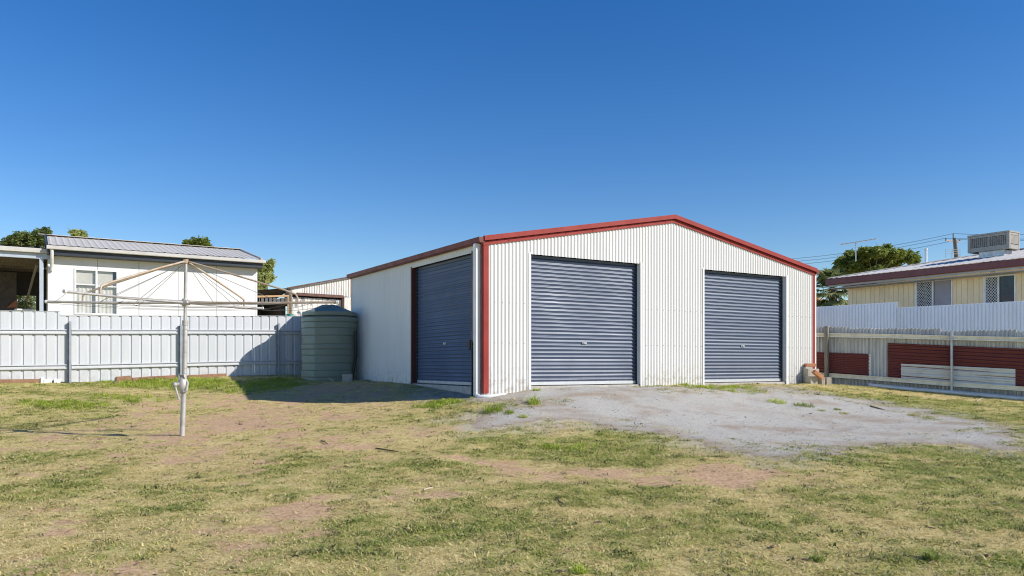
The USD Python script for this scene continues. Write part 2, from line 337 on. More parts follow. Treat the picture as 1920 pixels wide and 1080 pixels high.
def gxy(u, v):
    """where the ray of the photograph's pixel (u, v) meets the ground"""
    a, b = (u - CX) / FOC, (v - HV) / FOC
    Y = np.linspace(3.5, 24, 420); g = EYE - b * Y - gz(a * Y, Y)
    i = np.argmax(g < 0) if (g < 0).any() else len(Y) - 1
    y = Y[i - 1] + (Y[i] - Y[i - 1]) * g[i - 1] / (g[i - 1] - g[i] + 1e-9) if i else Y[0]
    return a * y, y

# patches of the lawn: ellipses (u, v, half width, half height, strength) where the photograph shows them, laid on the ground
GREEN = [(120,738,110,6,.7),(330,722,125,11,1.3),(120,760,110,12,1.0),(270,746,120,10,.9),(510,727,70,18,1.0),(830,757,45,7,1.2),(700,790,70,9,.45),
 (100,905,120,30,.75),(170,885,60,12,.8),(450,885,110,20,.75),(330,912,90,14,.8),(560,862,90,14,.8),(650,890,80,20,.6),(1050,838,150,22,1.1),(1190,820,60,10,1.1),
 (1170,864,120,13,.8),(1250,930,90,20,1.2),(1080,930,70,15,.6),(1440,880,90,12,1.0),(1600,862,120,18,1.1),(1750,852,110,17,1.0),(1860,890,100,30,1.0),(1700,890,150,36,.7),
 (1560,942,100,18,.95),(1800,950,130,30,.6),(1350,985,130,28,.75),(1230,1000,180,36,.6),(1480,985,90,20,.7),(890,985,110,32,.9),(740,985,100,24,.75),(560,1030,90,28,.5),
 (200,1040,90,20,.5),(250,958,90,14,.7),(40,985,60,20,.5),(640,945,60,9,.6),(1690,751,120,6,1.6),(1800,775,90,9,1.0),(1880,812,50,13,1.0),(1355,729,60,4,.8),(60,860,90,18,.6),(780,872,70,12,.5),(950,920,60,14,.4),(1120,1050,120,24,.5),(900,770,40,8,.5)]  # the strongest ellipse paints a blurred shadow streak as darker green grass
BARE = [(1385,888,120,22,1.2),(1000,888,70,16,1.1),(1120,884,70,9,.9),(620,932,50,10,1.1),(545,965,70,24,1.2),(500,990,60,14,.9),(830,930,60,9,.8),(835,857,40,5,1.0),
 (640,835,70,8,.9),(320,865,60,8,.7),(110,1000,40,12,1.1),(30,1050,60,14,.9),(180,937,30,6,.9),(300,942,60,7,.8),(1090,958,50,10,.9),(90,812,80,10,.7),(60,895,40,8,.5),
 (400,995,60,10,.8),(470,860,50,7,.6),(760,915,60,9,.7),(1240,905,60,7,.5),(1420,930,70,9,.4),(580,1060,80,9,.6),(760,960,50,8,.5),(250,1055,60,10,.5),(930,870,40,7,.8),(690,710,90,14,.7),(590,720,40,8,.5)]
STRAW = [(620,778,150,22,1.0),(430,790,60,20,.7),(1390,935,100,18,.9),(1640,985,140,24,.8),(1700,738,140,4,1.0),(150,731,140,5,.9),(1470,1050,140,22,.6),(720,825,120,12,.6),(1850,1010,90,18,.8),(500,755,160,5,.6),(1600,905,90,12,.5),(880,905,60,9,.5),(300,800,130,16,.4),(330,735,90,6,.2)]
def blobs(lst):
    out = []
    for u, v, ru, rv, s in lst:
        c = np.array(gxy(u, v)); r = np.array(gxy(u + ru, v)) - c; d = (np.array(gxy(u, v + rv)) - np.array(gxy(u, v - rv))) / 2
        out.append((c, max(0.15, np.linalg.norm(r)), max(0.15, np.linalg.norm(d)), s))
    return out
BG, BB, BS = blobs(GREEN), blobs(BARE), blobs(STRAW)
def field(bl, x, y):
    o = np.zeros(np.shape(x))
    for c, ru, rv, s in bl: o = np.maximum(o, s * np.exp(-(((x - c[0]) / ru) ** 2 + ((y - c[1]) / rv) ** 2) * 0.9))
    return o
GRAVEL_PX = [(896,745),(960,742),(985,736),(1000,729),(1200,725),(1290,727),(1330,728),(1420,728),(1490,727),(1510,731),(1560,741),(1625,752),(1700,763),(1800,780),(1925,803),(1925,868),(1860,853),(1810,838),
 (1700,828),(1640,838),(1565,845),(1530,862),(1460,860),(1400,848),(1300,842),(1285,825),(1220,812),(1130,800),(1080,791),(1000,795),(950,806),(890,806),(872,797),(905,778),(950,766),(985,759),(955,753),(905,751)]
GRAVEL = Polygon([gxy(*p) for p in GRAVEL_PX]).buffer(0)
SHADE_GRAVEL = Polygon([gxy(*p) for p in ((800,728),(885,738),(885,748),(850,748),(800,738))]).buffer(0)
from shapely import distance, points as shp_points
def gravel_sd(x, y):
    """rough signed distance into the gravel, positive inside"""
    x, y = np.asarray(x, float), np.asarray(y, float); sh = x.shape; x, y = x.ravel(), y.ravel(); out = np.full(x.shape, -9.0)
    b = GRAVEL.union(SHADE_GRAVEL).bounds; near = (x > b[0] - 1) & (x < b[2] + 1) & (y > b[1] - 1) & (y < b[3] + 1)
    g = GRAVEL.union(SHADE_GRAVEL); pts = shp_points(x[near], y[near]); dist = distance(g.boundary, pts)
    out[near] = np.where(contains_xy(g, x[near], y[near]), dist, -dist)
    n = (meshkit.fbm(np.stack([x * 2.2, y * 2.2, 0 * x], 1), 4, 21) - 0.5) * 0.9
    return (out + np.where(near, n * np.where(np.abs(out) < 0.8, 1, 0.6), 0)).reshape(sh)
def lawn(x, y):
    """green, bare and straw covers between 0 and 1 at the points"""
    q = np.stack([np.asarray(x).ravel(), np.asarray(y).ravel(), 0 * np.asarray(x).ravel()], 1).astype(float); sh = np.shape(x)
    n1 = meshkit.fbm(q * 1.6, 4, 31).reshape(sh); n2 = meshkit.fbm(q * 5.5, 4, 37).reshape(sh); n3 = meshkit.fbm(q * 1.1 + 7, 3, 41).reshape(sh)
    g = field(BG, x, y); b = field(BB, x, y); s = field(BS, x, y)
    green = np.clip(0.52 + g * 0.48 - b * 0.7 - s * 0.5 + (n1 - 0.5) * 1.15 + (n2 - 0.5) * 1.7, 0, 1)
    bare = np.clip(-0.20 + b * 0.98 - g * 0.5 + (n3 - 0.5) * 1.5 + (n2 - 0.5) * 1.9 - (n1 - 0.5) * 0.5, 0, 1)
    return green, bare, np.clip(s, 0, 1)

def axis(lo, hi, step, far):
    a = list(np.arange(lo, hi + 1e-6, step)); d = step
    while a[-1] < far: d *= 1.35; a.append(a[-1] + d)
    d = step; pre = []
    x = a[0]
    while x > -far: d *= 1.35; x -= d; pre.append(x)
    return np.array(pre[::-1] + a)
gx, gy = axis(-15.5, 15.5, 0.075, 420), axis(3.2, 24.0, 0.075, 420)
GX, GY = np.meshgrid(gx, gy, indexing='ij'); GZ = gz(GX, GY)
near = (np.abs(GX) < 16) & (GY > 3) & (GY < 25)
SD = np.full(GX.shape, -9.0); SD[near] = gravel_sd(GX[near], GY[near])
gr, ba, st = (np.full(GX.shape, c) for c in (0.35, 0.3, 0.3))
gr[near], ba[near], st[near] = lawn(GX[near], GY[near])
nx, ny = GX.shape
ii, jj = np.meshgrid(np.arange(nx - 1), np.arange(ny - 1), indexing='ij')
quad = np.stack([ii * ny + jj, (ii + 1) * ny + jj, (ii + 1) * ny + jj + 1, ii * ny + jj + 1], -1).reshape(-1, 4)
GV = np.stack([GX, GY, GZ], -1).reshape(-1, 3)
def primvar(mesh, name, vals):
    UsdGeom.PrimvarsAPI(mesh).CreatePrimvar(name, Sdf.ValueTypeNames.FloatArray, 'vertex').Set(Vt.FloatArray.FromNumpy(np.asarray(vals, np.float32)))

M['lawn_soil'] = usdkit.material(stage, L + 'lawn_soil', {
    'g': ('geometry', {}), 'gr': ('attribute', {'attribute': 'green'}), 'ba': ('attribute', {'attribute': 'bare'}), 'gv': ('attribute', {'attribute': 'gravelly'}),
    'n1': ('noise_texture', {'scale': 26.0, 'detail': 8.0, 'roughness': 0.72}), 'n2': ('noise_texture', {'scale': 90.0, 'detail': 5.0, 'roughness': 0.7}), 'n3': ('noise_texture', {'scale': 2.2, 'detail': 6.0, 'roughness': 0.6}),
    'thatch': ('rgb_ramp', {'ramp': [(0.34, (0.22, 0.16, 0.07)), (0.43, (0.51, 0.40, 0.165)), (0.53, (0.69, 0.555, 0.255)), (0.63, (0.87, 0.73, 0.40))]}),
    'moss': ('rgb_ramp', {'ramp': [(0.36, (0.07, 0.085, 0.02)), (0.46, (0.30, 0.305, 0.075)), (0.55, (0.51, 0.47, 0.155)), (0.66, (0.73, 0.64, 0.28))]}),
    'soil': ('rgb_ramp', {'ramp': [(0.34, (0.32, 0.195, 0.11)), (0.5, (0.60, 0.395, 0.235)), (0.64, (0.72, 0.50, 0.32))]}),
    'grv': ('rgb_ramp', {'ramp': [(0.3, (0.33, 0.31, 0.29)), (0.6, (0.52, 0.50, 0.475))]}),
    'fg': ('math', {'math_type': 'multiply_add', 'value2': 1.6, 'value3': -0.8}), 'ag': ('math', {'math_type': 'add', 'use_clamp': True}),
    'fb': ('math', {'math_type': 'multiply_add', 'value2': 1.5, 'value3': -0.75}), 'ab': ('math', {'math_type': 'add', 'use_clamp': True}), 'ab2': ('map_range', {'from_min': 0.15, 'from_max': 0.6, 'clamp': True}),
    'm1': ('mix_color', {}), 'm2': ('mix_color', {}), 'm3': ('mix_color', {}),
    'h': ('math', {'math_type': 'add'}), 'b': ('bump', {'strength': 0.8, 'distance': 0.03}),
    'p': ('principled_bsdf', {'roughness': 0.95, 'specular_ior_level': 0.15})},
    [('g.position', 'n1.vector'), ('g.position', 'n2.vector'), ('g.position', 'n3.vector'), ('n1.fac', 'thatch.fac'), ('n2.fac', 'moss.fac'), ('n1.fac', 'soil.fac'), ('n2.fac', 'grv.fac'),
     ('n1.fac', 'fg.value1'), ('gr.fac', 'ag.value1'), ('fg.value', 'ag.value2'), ('n1.fac', 'fb.value1'), ('ba.fac', 'ab.value1'), ('fb.value', 'ab.value2'), ('ab.value', 'ab2.value'),
     ('ag.value', 'm1.fac'), ('thatch.color', 'm1.a'), ('moss.color', 'm1.b'), ('ab2.result', 'm2.fac'), ('m1.result', 'm2.a'), ('soil.color', 'm2.b'),
     ('gv.fac', 'm3.fac'), ('m2.result', 'm3.a'), ('grv.color', 'm3.b'), ('m3.result', 'p.base_color'),
     ('n1.fac', 'h.value1'), ('n2.fac', 'h.value2'), ('h.value', 'b.height'), ('b.normal', 'p.normal')], surface='p.BSDF')
M['gravel'] = usdkit.material(stage, L + 'gravel', {
    'g': ('geometry', {}), 'ed': ('attribute', {'attribute': 'edge'}),
    'v': ('voronoi_texture', {'scale': 55.0}) if False else ('noise_texture', {'scale': 34.0, 'detail': 9.0, 'roughness': 0.85}), 'n2': ('noise_texture', {'scale': 200.0, 'detail': 3.0, 'roughness': 0.6}), 'n3': ('noise_texture', {'scale': 1.3, 'detail': 7.0, 'roughness': 0.62}),
    'c': ('rgb_ramp', {'ramp': [(0.33, (0.22, 0.21, 0.188)), (0.43, (0.43, 0.408, 0.362)), (0.55, (0.555, 0.528, 0.472)), (0.68, (0.75, 0.715, 0.642))]}),
    's': ('rgb_ramp', {'ramp': [(0.52, (0.0, 0.0, 0.0)), (0.68, (0.75, 0.75, 0.75))]}),
    'soil': ('rgb_ramp', {'ramp': [(0.3, (0.24, 0.17, 0.12)), (0.6, (0.43, 0.33, 0.24))]}),
    'mx': ('math', {'math_type': 'maximum'}), 'm': ('mix_color', {}), 'h': ('math', {'math_type': 'add'}), 'b': ('bump', {'strength': 0.8, 'distance': 0.02}),
    'p': ('principled_bsdf', {'roughness': 0.95, 'specular_ior_level': 0.2})},
    [('g.position', 'v.vector'), ('g.position', 'n2.vector'), ('g.position', 'n3.vector'), ('v.fac', 'c.fac'), ('n3.fac', 's.fac'), ('v.fac', 'soil.fac'), ('s.color', 'mx.value1'), ('ed.fac', 'mx.value2'),
     ('mx.value', 'm.fac'), ('c.color', 'm.a'), ('soil.color', 'm.b'), ('m.result', 'p.base_color'), ('v.fac', 'h.value1'), ('n2.fac', 'h.value2'), ('h.value', 'b.height'), ('b.normal', 'p.normal')], surface='p.BSDF')

gm = usdkit.mesh(stage, path_for('ground'), (GV, quad), M['lawn_soil'], smooth=True)
tag(gm.GetPrim(), 'dry lawn and reddish bare soil across the yard', 'ground', kind='structure')
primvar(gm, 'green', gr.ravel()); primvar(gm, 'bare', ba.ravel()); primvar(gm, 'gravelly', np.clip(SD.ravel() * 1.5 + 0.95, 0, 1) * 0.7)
cell = (np.minimum(np.minimum(SD[:-1, :-1], SD[1:, :-1]), np.minimum(SD[:-1, 1:], SD[1:, 1:])) > -0.09).ravel()
gq = quad[cell]; used, inv = np.unique(gq, return_inverse=True)
vg = GV[used] + np.stack([np.zeros(len(used)), np.zeros(len(used)), np.clip(SD.ravel()[used] * 0.12, -0.012, 0.006)], 1)
gvm = usdkit.mesh(stage, path_for('gravel_driveway'), (vg, inv.reshape(-1, 4)), M['gravel'], smooth=True)
stain_c = np.array(gxy(1105, 739)); sx = vg[:, 0] - stain_c[0]; sy = vg[:, 1] - stain_c[1]
stain = 0.9 * np.exp(-((sx * E1[0] + sy * E1[1]) / 0.75) ** 2 - ((sx * E2[0] + sy * E2[1]) / 0.16) ** 2)
spots = np.zeros(len(vg))
for u, v, ru, rv, s in ((1600,783,60,5,.5),(1640,790,40,3,.7),(1670,788,30,2,.6),(1460,832,10,2,.9),(1660,815,40,4,.5),(1100,780,60,4,.5),(1030,770,50,4,.5),(1400,770,80,5,.25),(1750,805,60,6,.4)):
    c = np.array(gxy(u, v)); r = abs(gxy(u + ru, v)[0] - c[0]); d = abs(gxy(u, v + rv)[1] - c[1])
    spots = np.maximum(spots, s * np.exp(-((vg[:, 0] - c[0]) / r) ** 2 - ((vg[:, 1] - c[1]) / d) ** 2))
primvar(gvm, 'edge', np.clip(np.maximum(np.maximum(0.8 - SD.ravel()[used] * 1.7, stain), spots * 1.2), 0, 1))
tag(gvm.GetPrim(), 'pale grey gravel apron in front of the roller doors', 'gravel', kind='structure')

# ------------------------------------------------------------------ the shed
ZS, ZD, ZE, RISE, WID, LEN = 1.2, 3.6, 3.74, 0.812, 8.9, 6.64
def eave(t): return ZE + RISE * (1 - np.abs(np.asarray(t) - WID / 2) / (WID / 2))
shed = thing('metal_shed', 'large white corrugated steel shed with red trim and blue roller doors', 'shed', (*P0, ZS))
PITCH, AMP = 0.076, 0.0095
D1, D2, DS, REC = (0.977, 3.565), (5.323, 7.904), (0.43, 3.03), 0.12
def corr_wall(line, pieces, pitch=PITCH, amp=AMP, out=0.0):
    mb = MB()
    for k0, k1, zb, zt in pieces:
        ks = wave_ks(k0, k1, pitch)
        o = out + amp * np.cos(2 * np.pi * ks / pitch)
        a = line.p(ks, zb if np.isscalar(zb) else zb(ks), o); b = line.p(ks, zt if np.isscalar(zt) else zt(ks), o)
        mb.strip(a, b)
    return mb
fw = corr_wall(FRONT, [(0.0, D1[0], 1.075, eave), (D1[0], D1[1], ZD, eave), (D1[1], WID / 2, 1.13, eave), (WID / 2, D2[0], 1.13, eave), (D2[0], D2[1], ZD, eave), (D2[1], WID, 1.13, eave)])
fw.build('front_wall', M['shed_white'], shed, smooth=60)
sw = corr_wall(SIDE, [(0.0, DS[0], 1.05, ZE), (DS[0], DS[1], ZD, ZE), (DS[1], LEN, 1.13, ZE)])
sw.build('side_wall', M['shed_white'], shed, smooth=60)
BACK, RSIDE = Line(W(0, LEN), E1), Line(W(WID, 0), E2)
corr_wall(BACK, [(0, WID / 2, 1.1, eave), (WID / 2, WID, 1.1, eave)]).build('rear_wall', M['shed_white'], shed, smooth=60)
corr_wall(RSIDE, [(0, LEN, 1.1, ZE)]).build('far_side_wall', M['shed_white'], shed, smooth=60)
ws = MB()
for zrow in (1.32, 1.98, 2.70):
    for t in np.arange(PITCH, WID, PITCH * 2):
        if any(a - 0.06 < t < b_ + 0.06 for a, b_ in (D1, D2)): continue
        s_ = trimesh.creation.icosphere(0, 0.0085); s_.apply_translation(FRONT.p(np.array(t), zrow, AMP)); ws.tm(s_)
tag(ws.build('wall_screws', M['zinc'], shed), kind='stuff')
E13, E23 = np.array([*E1, 0]), np.array([*E2, 0])
O3 = np.array([*P0, 0.0])
MB().frame(O3, E13, E23, UP, (0.012, 0.012, 0.7), (WID - 0.012, LEN - 0.012, ZS), 0.01).build('concrete_slab', M['concrete'], shed)
# roof: two corrugated slopes running from the eaves to the ridge
for sgn in (0, 1):
    mb = MB(); s_ = wave_ks(-0.05, LEN + 0.1, PITCH, 6)
    t0, t1 = (-0.12, WID / 2) if sgn == 0 else (WID + 0.12, WID / 2)
    zz = lambda t: ZE + 0.05 + RISE * (1 - abs(t - WID / 2) / (WID / 2))
    w = 0.0085 * np.cos(2 * np.pi * s_ / PITCH)
    mb.strip(O3 + E13 * t0 + E23 * s_[:, None] + UP * (zz(t0) + w)[:, None], O3 + E13 * t1 + E23 * s_[:, None] + UP * (zz(t1) + w)[:, None])
    mb.build('roof_sheet', M['roof_zinc'], shed, smooth=60)
ridge = MB()
for sg in (-1, 1): ridge.beam(O3 + E13 * (WID / 2 + sg * 0.0) + E23 * -0.055 + UP * (ZE + RISE + 0.075), O3 + E13 * (WID / 2) + E23 * (LEN + 0.1) + UP * (ZE + RISE + 0.075), 0.1, 0.012, off=(sg * 0.05, 0))
ridge.build('ridge_cap', M['shed_red'], shed)
# barge capping: a proud upper board and a set-back lower strip on each slope
def on_front(t, z, out): return O3 + E13 * t - E23 * out + UP * z
for lo, hi, o0, o1, nm in ((0.020, 0.105, 0.012, 0.075, 'barge_board'), (-0.058, 0.012, 0.012, 0.026, 'barge_flashing')):
    for ta, tb in ((-0.02, WID / 2), (WID / 2, WID + 0.02)):
        mb = MB(); n = 2; ts = np.array([ta, tb])
        ring = []
        for t in ts:
            e = float(ZE + RISE * (1 - abs(t - WID / 2) / (WID / 2)))
            ring += [on_front(t, e + lo, o0), on_front(t, e + lo, o1), on_front(t, e + hi, o1), on_front(t, e + hi, o0)]
        mb.add(ring, [[0, 1, 2, 3], [7, 6, 5, 4], [0, 4, 5, 1], [1, 5, 6, 2], [2, 6, 7, 3], [3, 7, 4, 0]])
        mb.build(nm, M['shed_red'], shed)
scr = MB()
for t in np.arange(0.5, WID, 0.62):
    e = float(eave(t)) - 0.025
    scr.tm(trimesh.creation.icosphere(0, 0.009).apply_translation(on_front(t, e, 0.028)))
tag(scr.build('barge_screws', M['door_dark'], shed), kind='stuff')
def corner(t, sgn):
    mb = MB(); a, b = (0.0, 0.095) if sgn > 0 else (-0.075, 0.0)
    mb.frame(O3 + E13 * t, E13, E23, UP, (a - (0.012 if sgn > 0 else 0), -0.017, 1.09), (b + (0.012 if sgn < 0 else 0), -0.011, float(eave(t + (a + b) / 2)) - 0.06), 0.002)
    mb.frame(O3 + E13 * t, E13, E23, UP, ((-0.017 if sgn > 0 else 0.011), -0.011, 1.09), ((-0.011 if sgn > 0 else 0.017), 0.06, ZE - 0.03), 0.002)
    mb.build('corner_flashing', M['shed_red'], shed)
corner(0, 1); corner(WID, -1)
# gutters (quad profile) on both sides
def gutter(t, sgn, name='gutter'):
    prof = [(0.0, 0.0), (0.085, 0.0), (0.10, 0.015), (0.115, 0.095), (0.105, 0.095), (0.093, 0.02), (0.08, 0.01), (0.0, 0.01)]
    ring = lambda s: [O3 + E13 * (t + sgn * (0.012 + x)) + E23 * s + UP * (ZE - 0.02 + z) for x, z in prof]
    n = len(prof); v = ring(-0.055) + ring(LEN + 0.05)
    f = [[i, (i + 1) % n, n + (i + 1) % n, n + i] for i in range(n)]
    mb = MB().add(v, f)
    for s in (-0.055, LEN + 0.045):
        q = [(0, 0), (0.085, 0), (0.10, 0.015), (0.115, 0.095), (0, 0.095)]
        mb.add([O3 + E13 * (t + sgn * (0.012 + x)) + E23 * s + UP * (ZE - 0.02 + z) for x, z in q], [[0, 1, 2], [0, 2, 3], [0, 3, 4]])
    return mb.build(name, M['gutter_red_shaded'], shed)
gutter(0, -1); gutter(WID, 1)
MB().frame(O3, E13, E23, UP, (-0.022, LEN - 0.02, 1.2), (-0.012, LEN + 0.02, ZE - 0.02)).build('corner_flashing', M['shed_red'], shed)
# downpipes; the near one turns at the ground into a white pipe that runs along the front
dp = MB(); c = O3 - E13 * 0.075 + E23 * 0.115
dp.frame(c, E13, E23, UP, (-0.05, -0.045, 1.05), (0.05, 0.045, ZE - 0.035), 0.012)
dp.frame(c, E13, E23, UP, (-0.056, -0.051, ZE - 0.16), (0.056, 0.051, ZE - 0.02), 0.012)
dpp = dp.build('downpipe', M['flashing_white'], shed)
g0 = c + UP * 1.08; ang = np.linspace(0, math.pi / 2, 7)
pts = [g0 + UP * 0.05, g0 - UP * 0.02]
tgt = O3 + E13 * 0.05 - E23 * 0.10
pts += [g0 - E23 * 0.10 - UP * 0.06, tgt + UP * 1.03, O3 + E13 * 0.40 - E23 * 0.10 + UP * 1.055]
MB().tube(pts, 0.047, 12).build('drain_pipe', M['pvc'], shed, smooth=40)
MB().frame(O3 + E13 * WID + E23 * 0.06, E13, E23, UP, (0.02, -0.04, 1.15), (0.11, 0.04, ZE - 0.03), 0.012).build('downpipe', M['flashing_white'], shed)

def roller_door(line, k0, k1, jamb, trim_w, dark_jamb):
    """curtain of pressed ribs, bottom rail, handle, guides and jamb flashings in the opening k0..k1"""
    rng = np.random.default_rng(int(k0 * 1000) + (5 if dark_jamb else 0))
    z0, z1, p = ZS + 0.075, ZD + 0.15, 0.0715
    zs, os_ = [], []
    n = int((z1 - z0) / p) + 1
    for i in range(n):
        d = rng.normal(0, 0.002); zb = z0 + i * p
        for fz, fo in ((0.0, 0.0), (0.10, 0.001), (0.22, 0.006), (0.36, 0.0125), (0.50, 0.0145), (0.64, 0.0125), (0.76, 0.006), (0.86, 0.001), (0.93, 0.0)):
            zs.append(zb + fz * p); os_.append(-REC + fo + (d if 0.2 < fz < 0.8 else 0))
    zs, os_ = np.array(zs), np.array(os_)
    ks = np.linspace(k0 - 0.02, k1 + 0.02, 30)
    sag = (meshkit.noise(np.stack([ks * 1.7, 0 * ks, 0 * ks + k0], 1), 3) - 0.5) * 0.003
    K, Z = np.meshgrid(ks, zs, indexing='ij'); Oo = os_[None, :] + sag[:, None]
    v = line.p(K, Z, Oo).reshape(-1, 3); a, b = K.shape
    i, j = np.meshgrid(np.arange(a - 1), np.arange(b - 1), indexing='ij')
    mb = MB().add(v, np.stack([i * b + j, (i + 1) * b + j, (i + 1) * b + j + 1, i * b + j + 1], -1).reshape(-1, 4))
    door = mb.build('roller_door', M['door_blue'], shed, smooth=50)
    r = MB(); line.box(r, k0 - 0.01, k1 + 0.01, ZS + 0.012, ZS + 0.075, -REC - 0.02, -REC + 0.022, 0.006); r.build('bottom_rail', M['aluminium'] if not dark_jamb else M['zinc'], door)
    h = MB(); kc, zc = (k0 + k1) / 2, ZS + 0.80
    line.box(h, kc - 0.055, kc + 0.055, zc - 0.022, zc + 0.022, -REC + 0.008, -REC + 0.024, 0.004)
    line.box(h, kc - 0.03, kc + 0.03, zc - 0.012, zc + 0.012, -REC + 0.024, -REC + 0.04, 0.004); h.build('lock_handle', M['handle'], door)
    # guides at each side, set just before the curtain
    for ka, kb in ((k0, k0 + 0.035), (k1 - 0.035, k1)):
        g = MB(); line.box(g, ka, kb, ZS + 0.002, ZD, -REC - 0.03, -REC + 0.032, 0.003); g.build('guide_rail', M['door_dark'], door)
    m = M['jamb_red_shaded'] if dark_jamb else M['flashing_white']
    for ks_, sg in ((k0, -1), (k1, 1)):
        j = MB()
        line.box(j, *((ks_ - trim_w, ks_) if sg < 0 else (ks_, ks_ + trim_w)), 1.14, ZD + 0.03, AMP + 0.001, AMP + 0.006, 0.001)
        line.box(j, *((ks_ - 0.006, ks_) if sg < 0 else (ks_, ks_ + 0.006)), ZS + 0.001, ZD + 0.03, -REC - 0.035, AMP + 0.001)
        j.build('jamb_flashing', m, shed)
    hd = MB(); line.box(hd, k0 - 0.02, k1 + 0.02, ZD + 0.03, ZD + 0.16, -REC - 0.3, -0.03); hd.build('door_header', M['door_dark'], shed)
    return door
roller_door(FRONT, *D1, None, 0.052, False)
roller_door(FRONT, *D2, None, 0.052, False)
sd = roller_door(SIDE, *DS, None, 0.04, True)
lt = MB(); SIDE.box(lt, DS[0] - 0.03, DS[0] + 0.12, ZS + 0.73, ZS + 0.79, 0.0, 0.04, 0.006); SIDE.box(lt, DS[0] - 0.02, DS[0] + 0.03, ZS + 0.66, ZS + 0.84, 0.03, 0.06, 0.006); lt.build('door_latch', M['latch'], shed)
cd = MB(); cd.tube([SIDE.p(np.array(0.36), z, 0.035) for z in (0.98, 1.2, 2.0)], 0.018, 8)
cd.build('conduit', M['latch'], shed)

# ------------------------------------------------------------------ water tank
TC = np.array([-4.37, 18.62]); TZ = 1.19
tank = thing('water_tank', 'round dull green ribbed plastic rainwater tank beside the shed wall', 'water tank', (*TC, TZ))
zt = lambda v: EYE + (HV - v) / FOC * (TC[1] - 0.5)
prof = [(0.0, 1.05), (0.60, 1.05), (0.645, 1.08)]
R1, R2 = 0.645, 0.66
for va, vb, r in ((716.5, 707, R1 + .004), (707, 694.5, R2), (694.5, 680.7, R1), (680.7, 666, R1 + .004), (666, 654.4, R1 + .006), (654.4, 645, R2), (645, 628.5, R1), (628.5, 614.6, R1 + .004), (614.6, 603, R1 + .008), (603, 594, R2)):
    za, zb = zt(va), zt(vb)
    prof += [(r - 0.016, za + 0.001), (r - 0.004, za + 0.008), (r, za + 0.02), (r, zb - 0.016), (r - 0.006, zb - 0.006), (r - 0.018, zb)]
prof += [(0.62, zt(593)), (0.60, zt(591.5)), (0.0, zt(591.5))]
MB().lathe(prof, (*TC, 0), 72).build('tank_body', M['tank_green'], tank, smooth=35)
zr0, zr1, za = zt(591), zt(583.5), zt(569.5)
lid = MB().lathe([(0.60, zr0 + 0.003), (0.635, zr0 + 0.003), (0.64, zr0 + 0.012), (0.64, zr1 - 0.012), (0.625, zr1)], (*TC, 0), 72)
# faceted cone with wide raised wedges between narrow valleys
n = 8; th0 = math.radians(12)
for k in range(n):
    a0, a1 = th0 + k * 2 * math.pi / n, th0 + (k + 1) * 2 * math.pi / n
    P = lambda r, a, z: (TC[0] + r * math.cos(a), TC[1] + r * math.sin(a), z)
    w = 0.30 * (a1 - a0)
    steps = [a0 + (a1 - a0) * q for q in np.linspace(0, 1, 5)]
    rim = [P(0.63, a, zr1 - 0.006) for a in steps]
    lid.strip(rim, [P(0.19, a, za - 0.02) for a in steps])
    b0, b1 = a0 + w, a1 - w
    lid.add([P(0.55, b0, zr1 + 0.006), P(0.55, b1, zr1 + 0.006), P(0.19, b1 - 0.1, za), P(0.19, b0 + 0.1, za), P(0.60, b0 - 0.08, zr1 + 0.0), P(0.60, b1 + 0.08, zr1 + 0.0)] + [P(0.17, a1, za - 0.02), P(0.17, a0, za - 0.02)],
            [[0, 1, 2, 3], [4, 5, 1, 0], [5, 6, 2, 1], [7, 4, 0, 3]])
lid.lathe([(0.0, za), (0.18, za), (0.21, za - 0.03)], (*TC, 0), 24)
lid.build('tank_lid', M['tank_green'], tank)
MB().tube([(TC[0] + 0.60, TC[1] - 0.28, TZ + 0.05), (TC[0] + 0.68, TC[1] - 0.25, TZ + 0.6), (TC[0] + 0.68, TC[1] - 0.25, TZ + 1.2)], 0.035, 10).build('overflow_pipe', M['latch'], tank, smooth=40)

def block(name, c, size, rot, mat_, label, cat, tilt=0.0, group=None, hollow=False):
    ax = np.array([math.cos(rot), math.sin(rot), 0]); ay = np.array([-math.sin(rot), math.cos(rot), 0]); az = UP
    if tilt:
        ax, az = ax * math.cos(tilt) - az * math.sin(tilt), az * math.cos(tilt) + ax * math.sin(tilt)
    sx, sy, sz = size; mb = MB(); c = np.asarray(c, float)
    if hollow:       # two cores seen from the end face
        t = 0.032
        for lo, hi in (((-sx / 2, -sy / 2), (sx / 2, -sy / 2 + t)), ((-sx / 2, sy / 2 - t), (sx / 2, sy / 2)), ((-sx / 2, -sy / 2 + t), (-sx / 2 + t, sy / 2 - t)), ((sx / 2 - t, -sy / 2 + t), (sx / 2, sy / 2 - t)), ((-t / 2, -sy / 2 + t), (t / 2, sy / 2 - t))):
            mb.frame(c, ax, ay, az, (*lo, 0), (*hi, sz))
    else: mb.frame(c, ax, ay, az, (-sx / 2, -sy / 2, 0), (sx / 2, sy / 2, sz), 0.008)
    return single(mb, name, mat_, label, cat, group=group)
def ground_px(u, v): x, y = gxy(u, v); return np.array([x, y, float(gz(x, y))])
q = np.array([(651.5 - CX) / FOC * 17.7, 17.7]); block('concrete_block', (*q, float(gz(*q)) - 0.02), (0.22, 0.16, 0.185), 0.1, M['concrete'], 'grey concrete block on the ground in front of the green water tank', 'block')
st_ = MB(); b = np.array([-4.05, 17.6]); st_.tube([(b[0] - 0.1, b[1], float(gz(*b)) + 0.10), (b[0] + 0.03, b[1] - 0.03, float(gz(*b)) + 0.01)], 0.009, 6)
single(st_, 'stick', M['twig_pale'], 'short pale stick leaning against the foot of the green tank', 'stick')

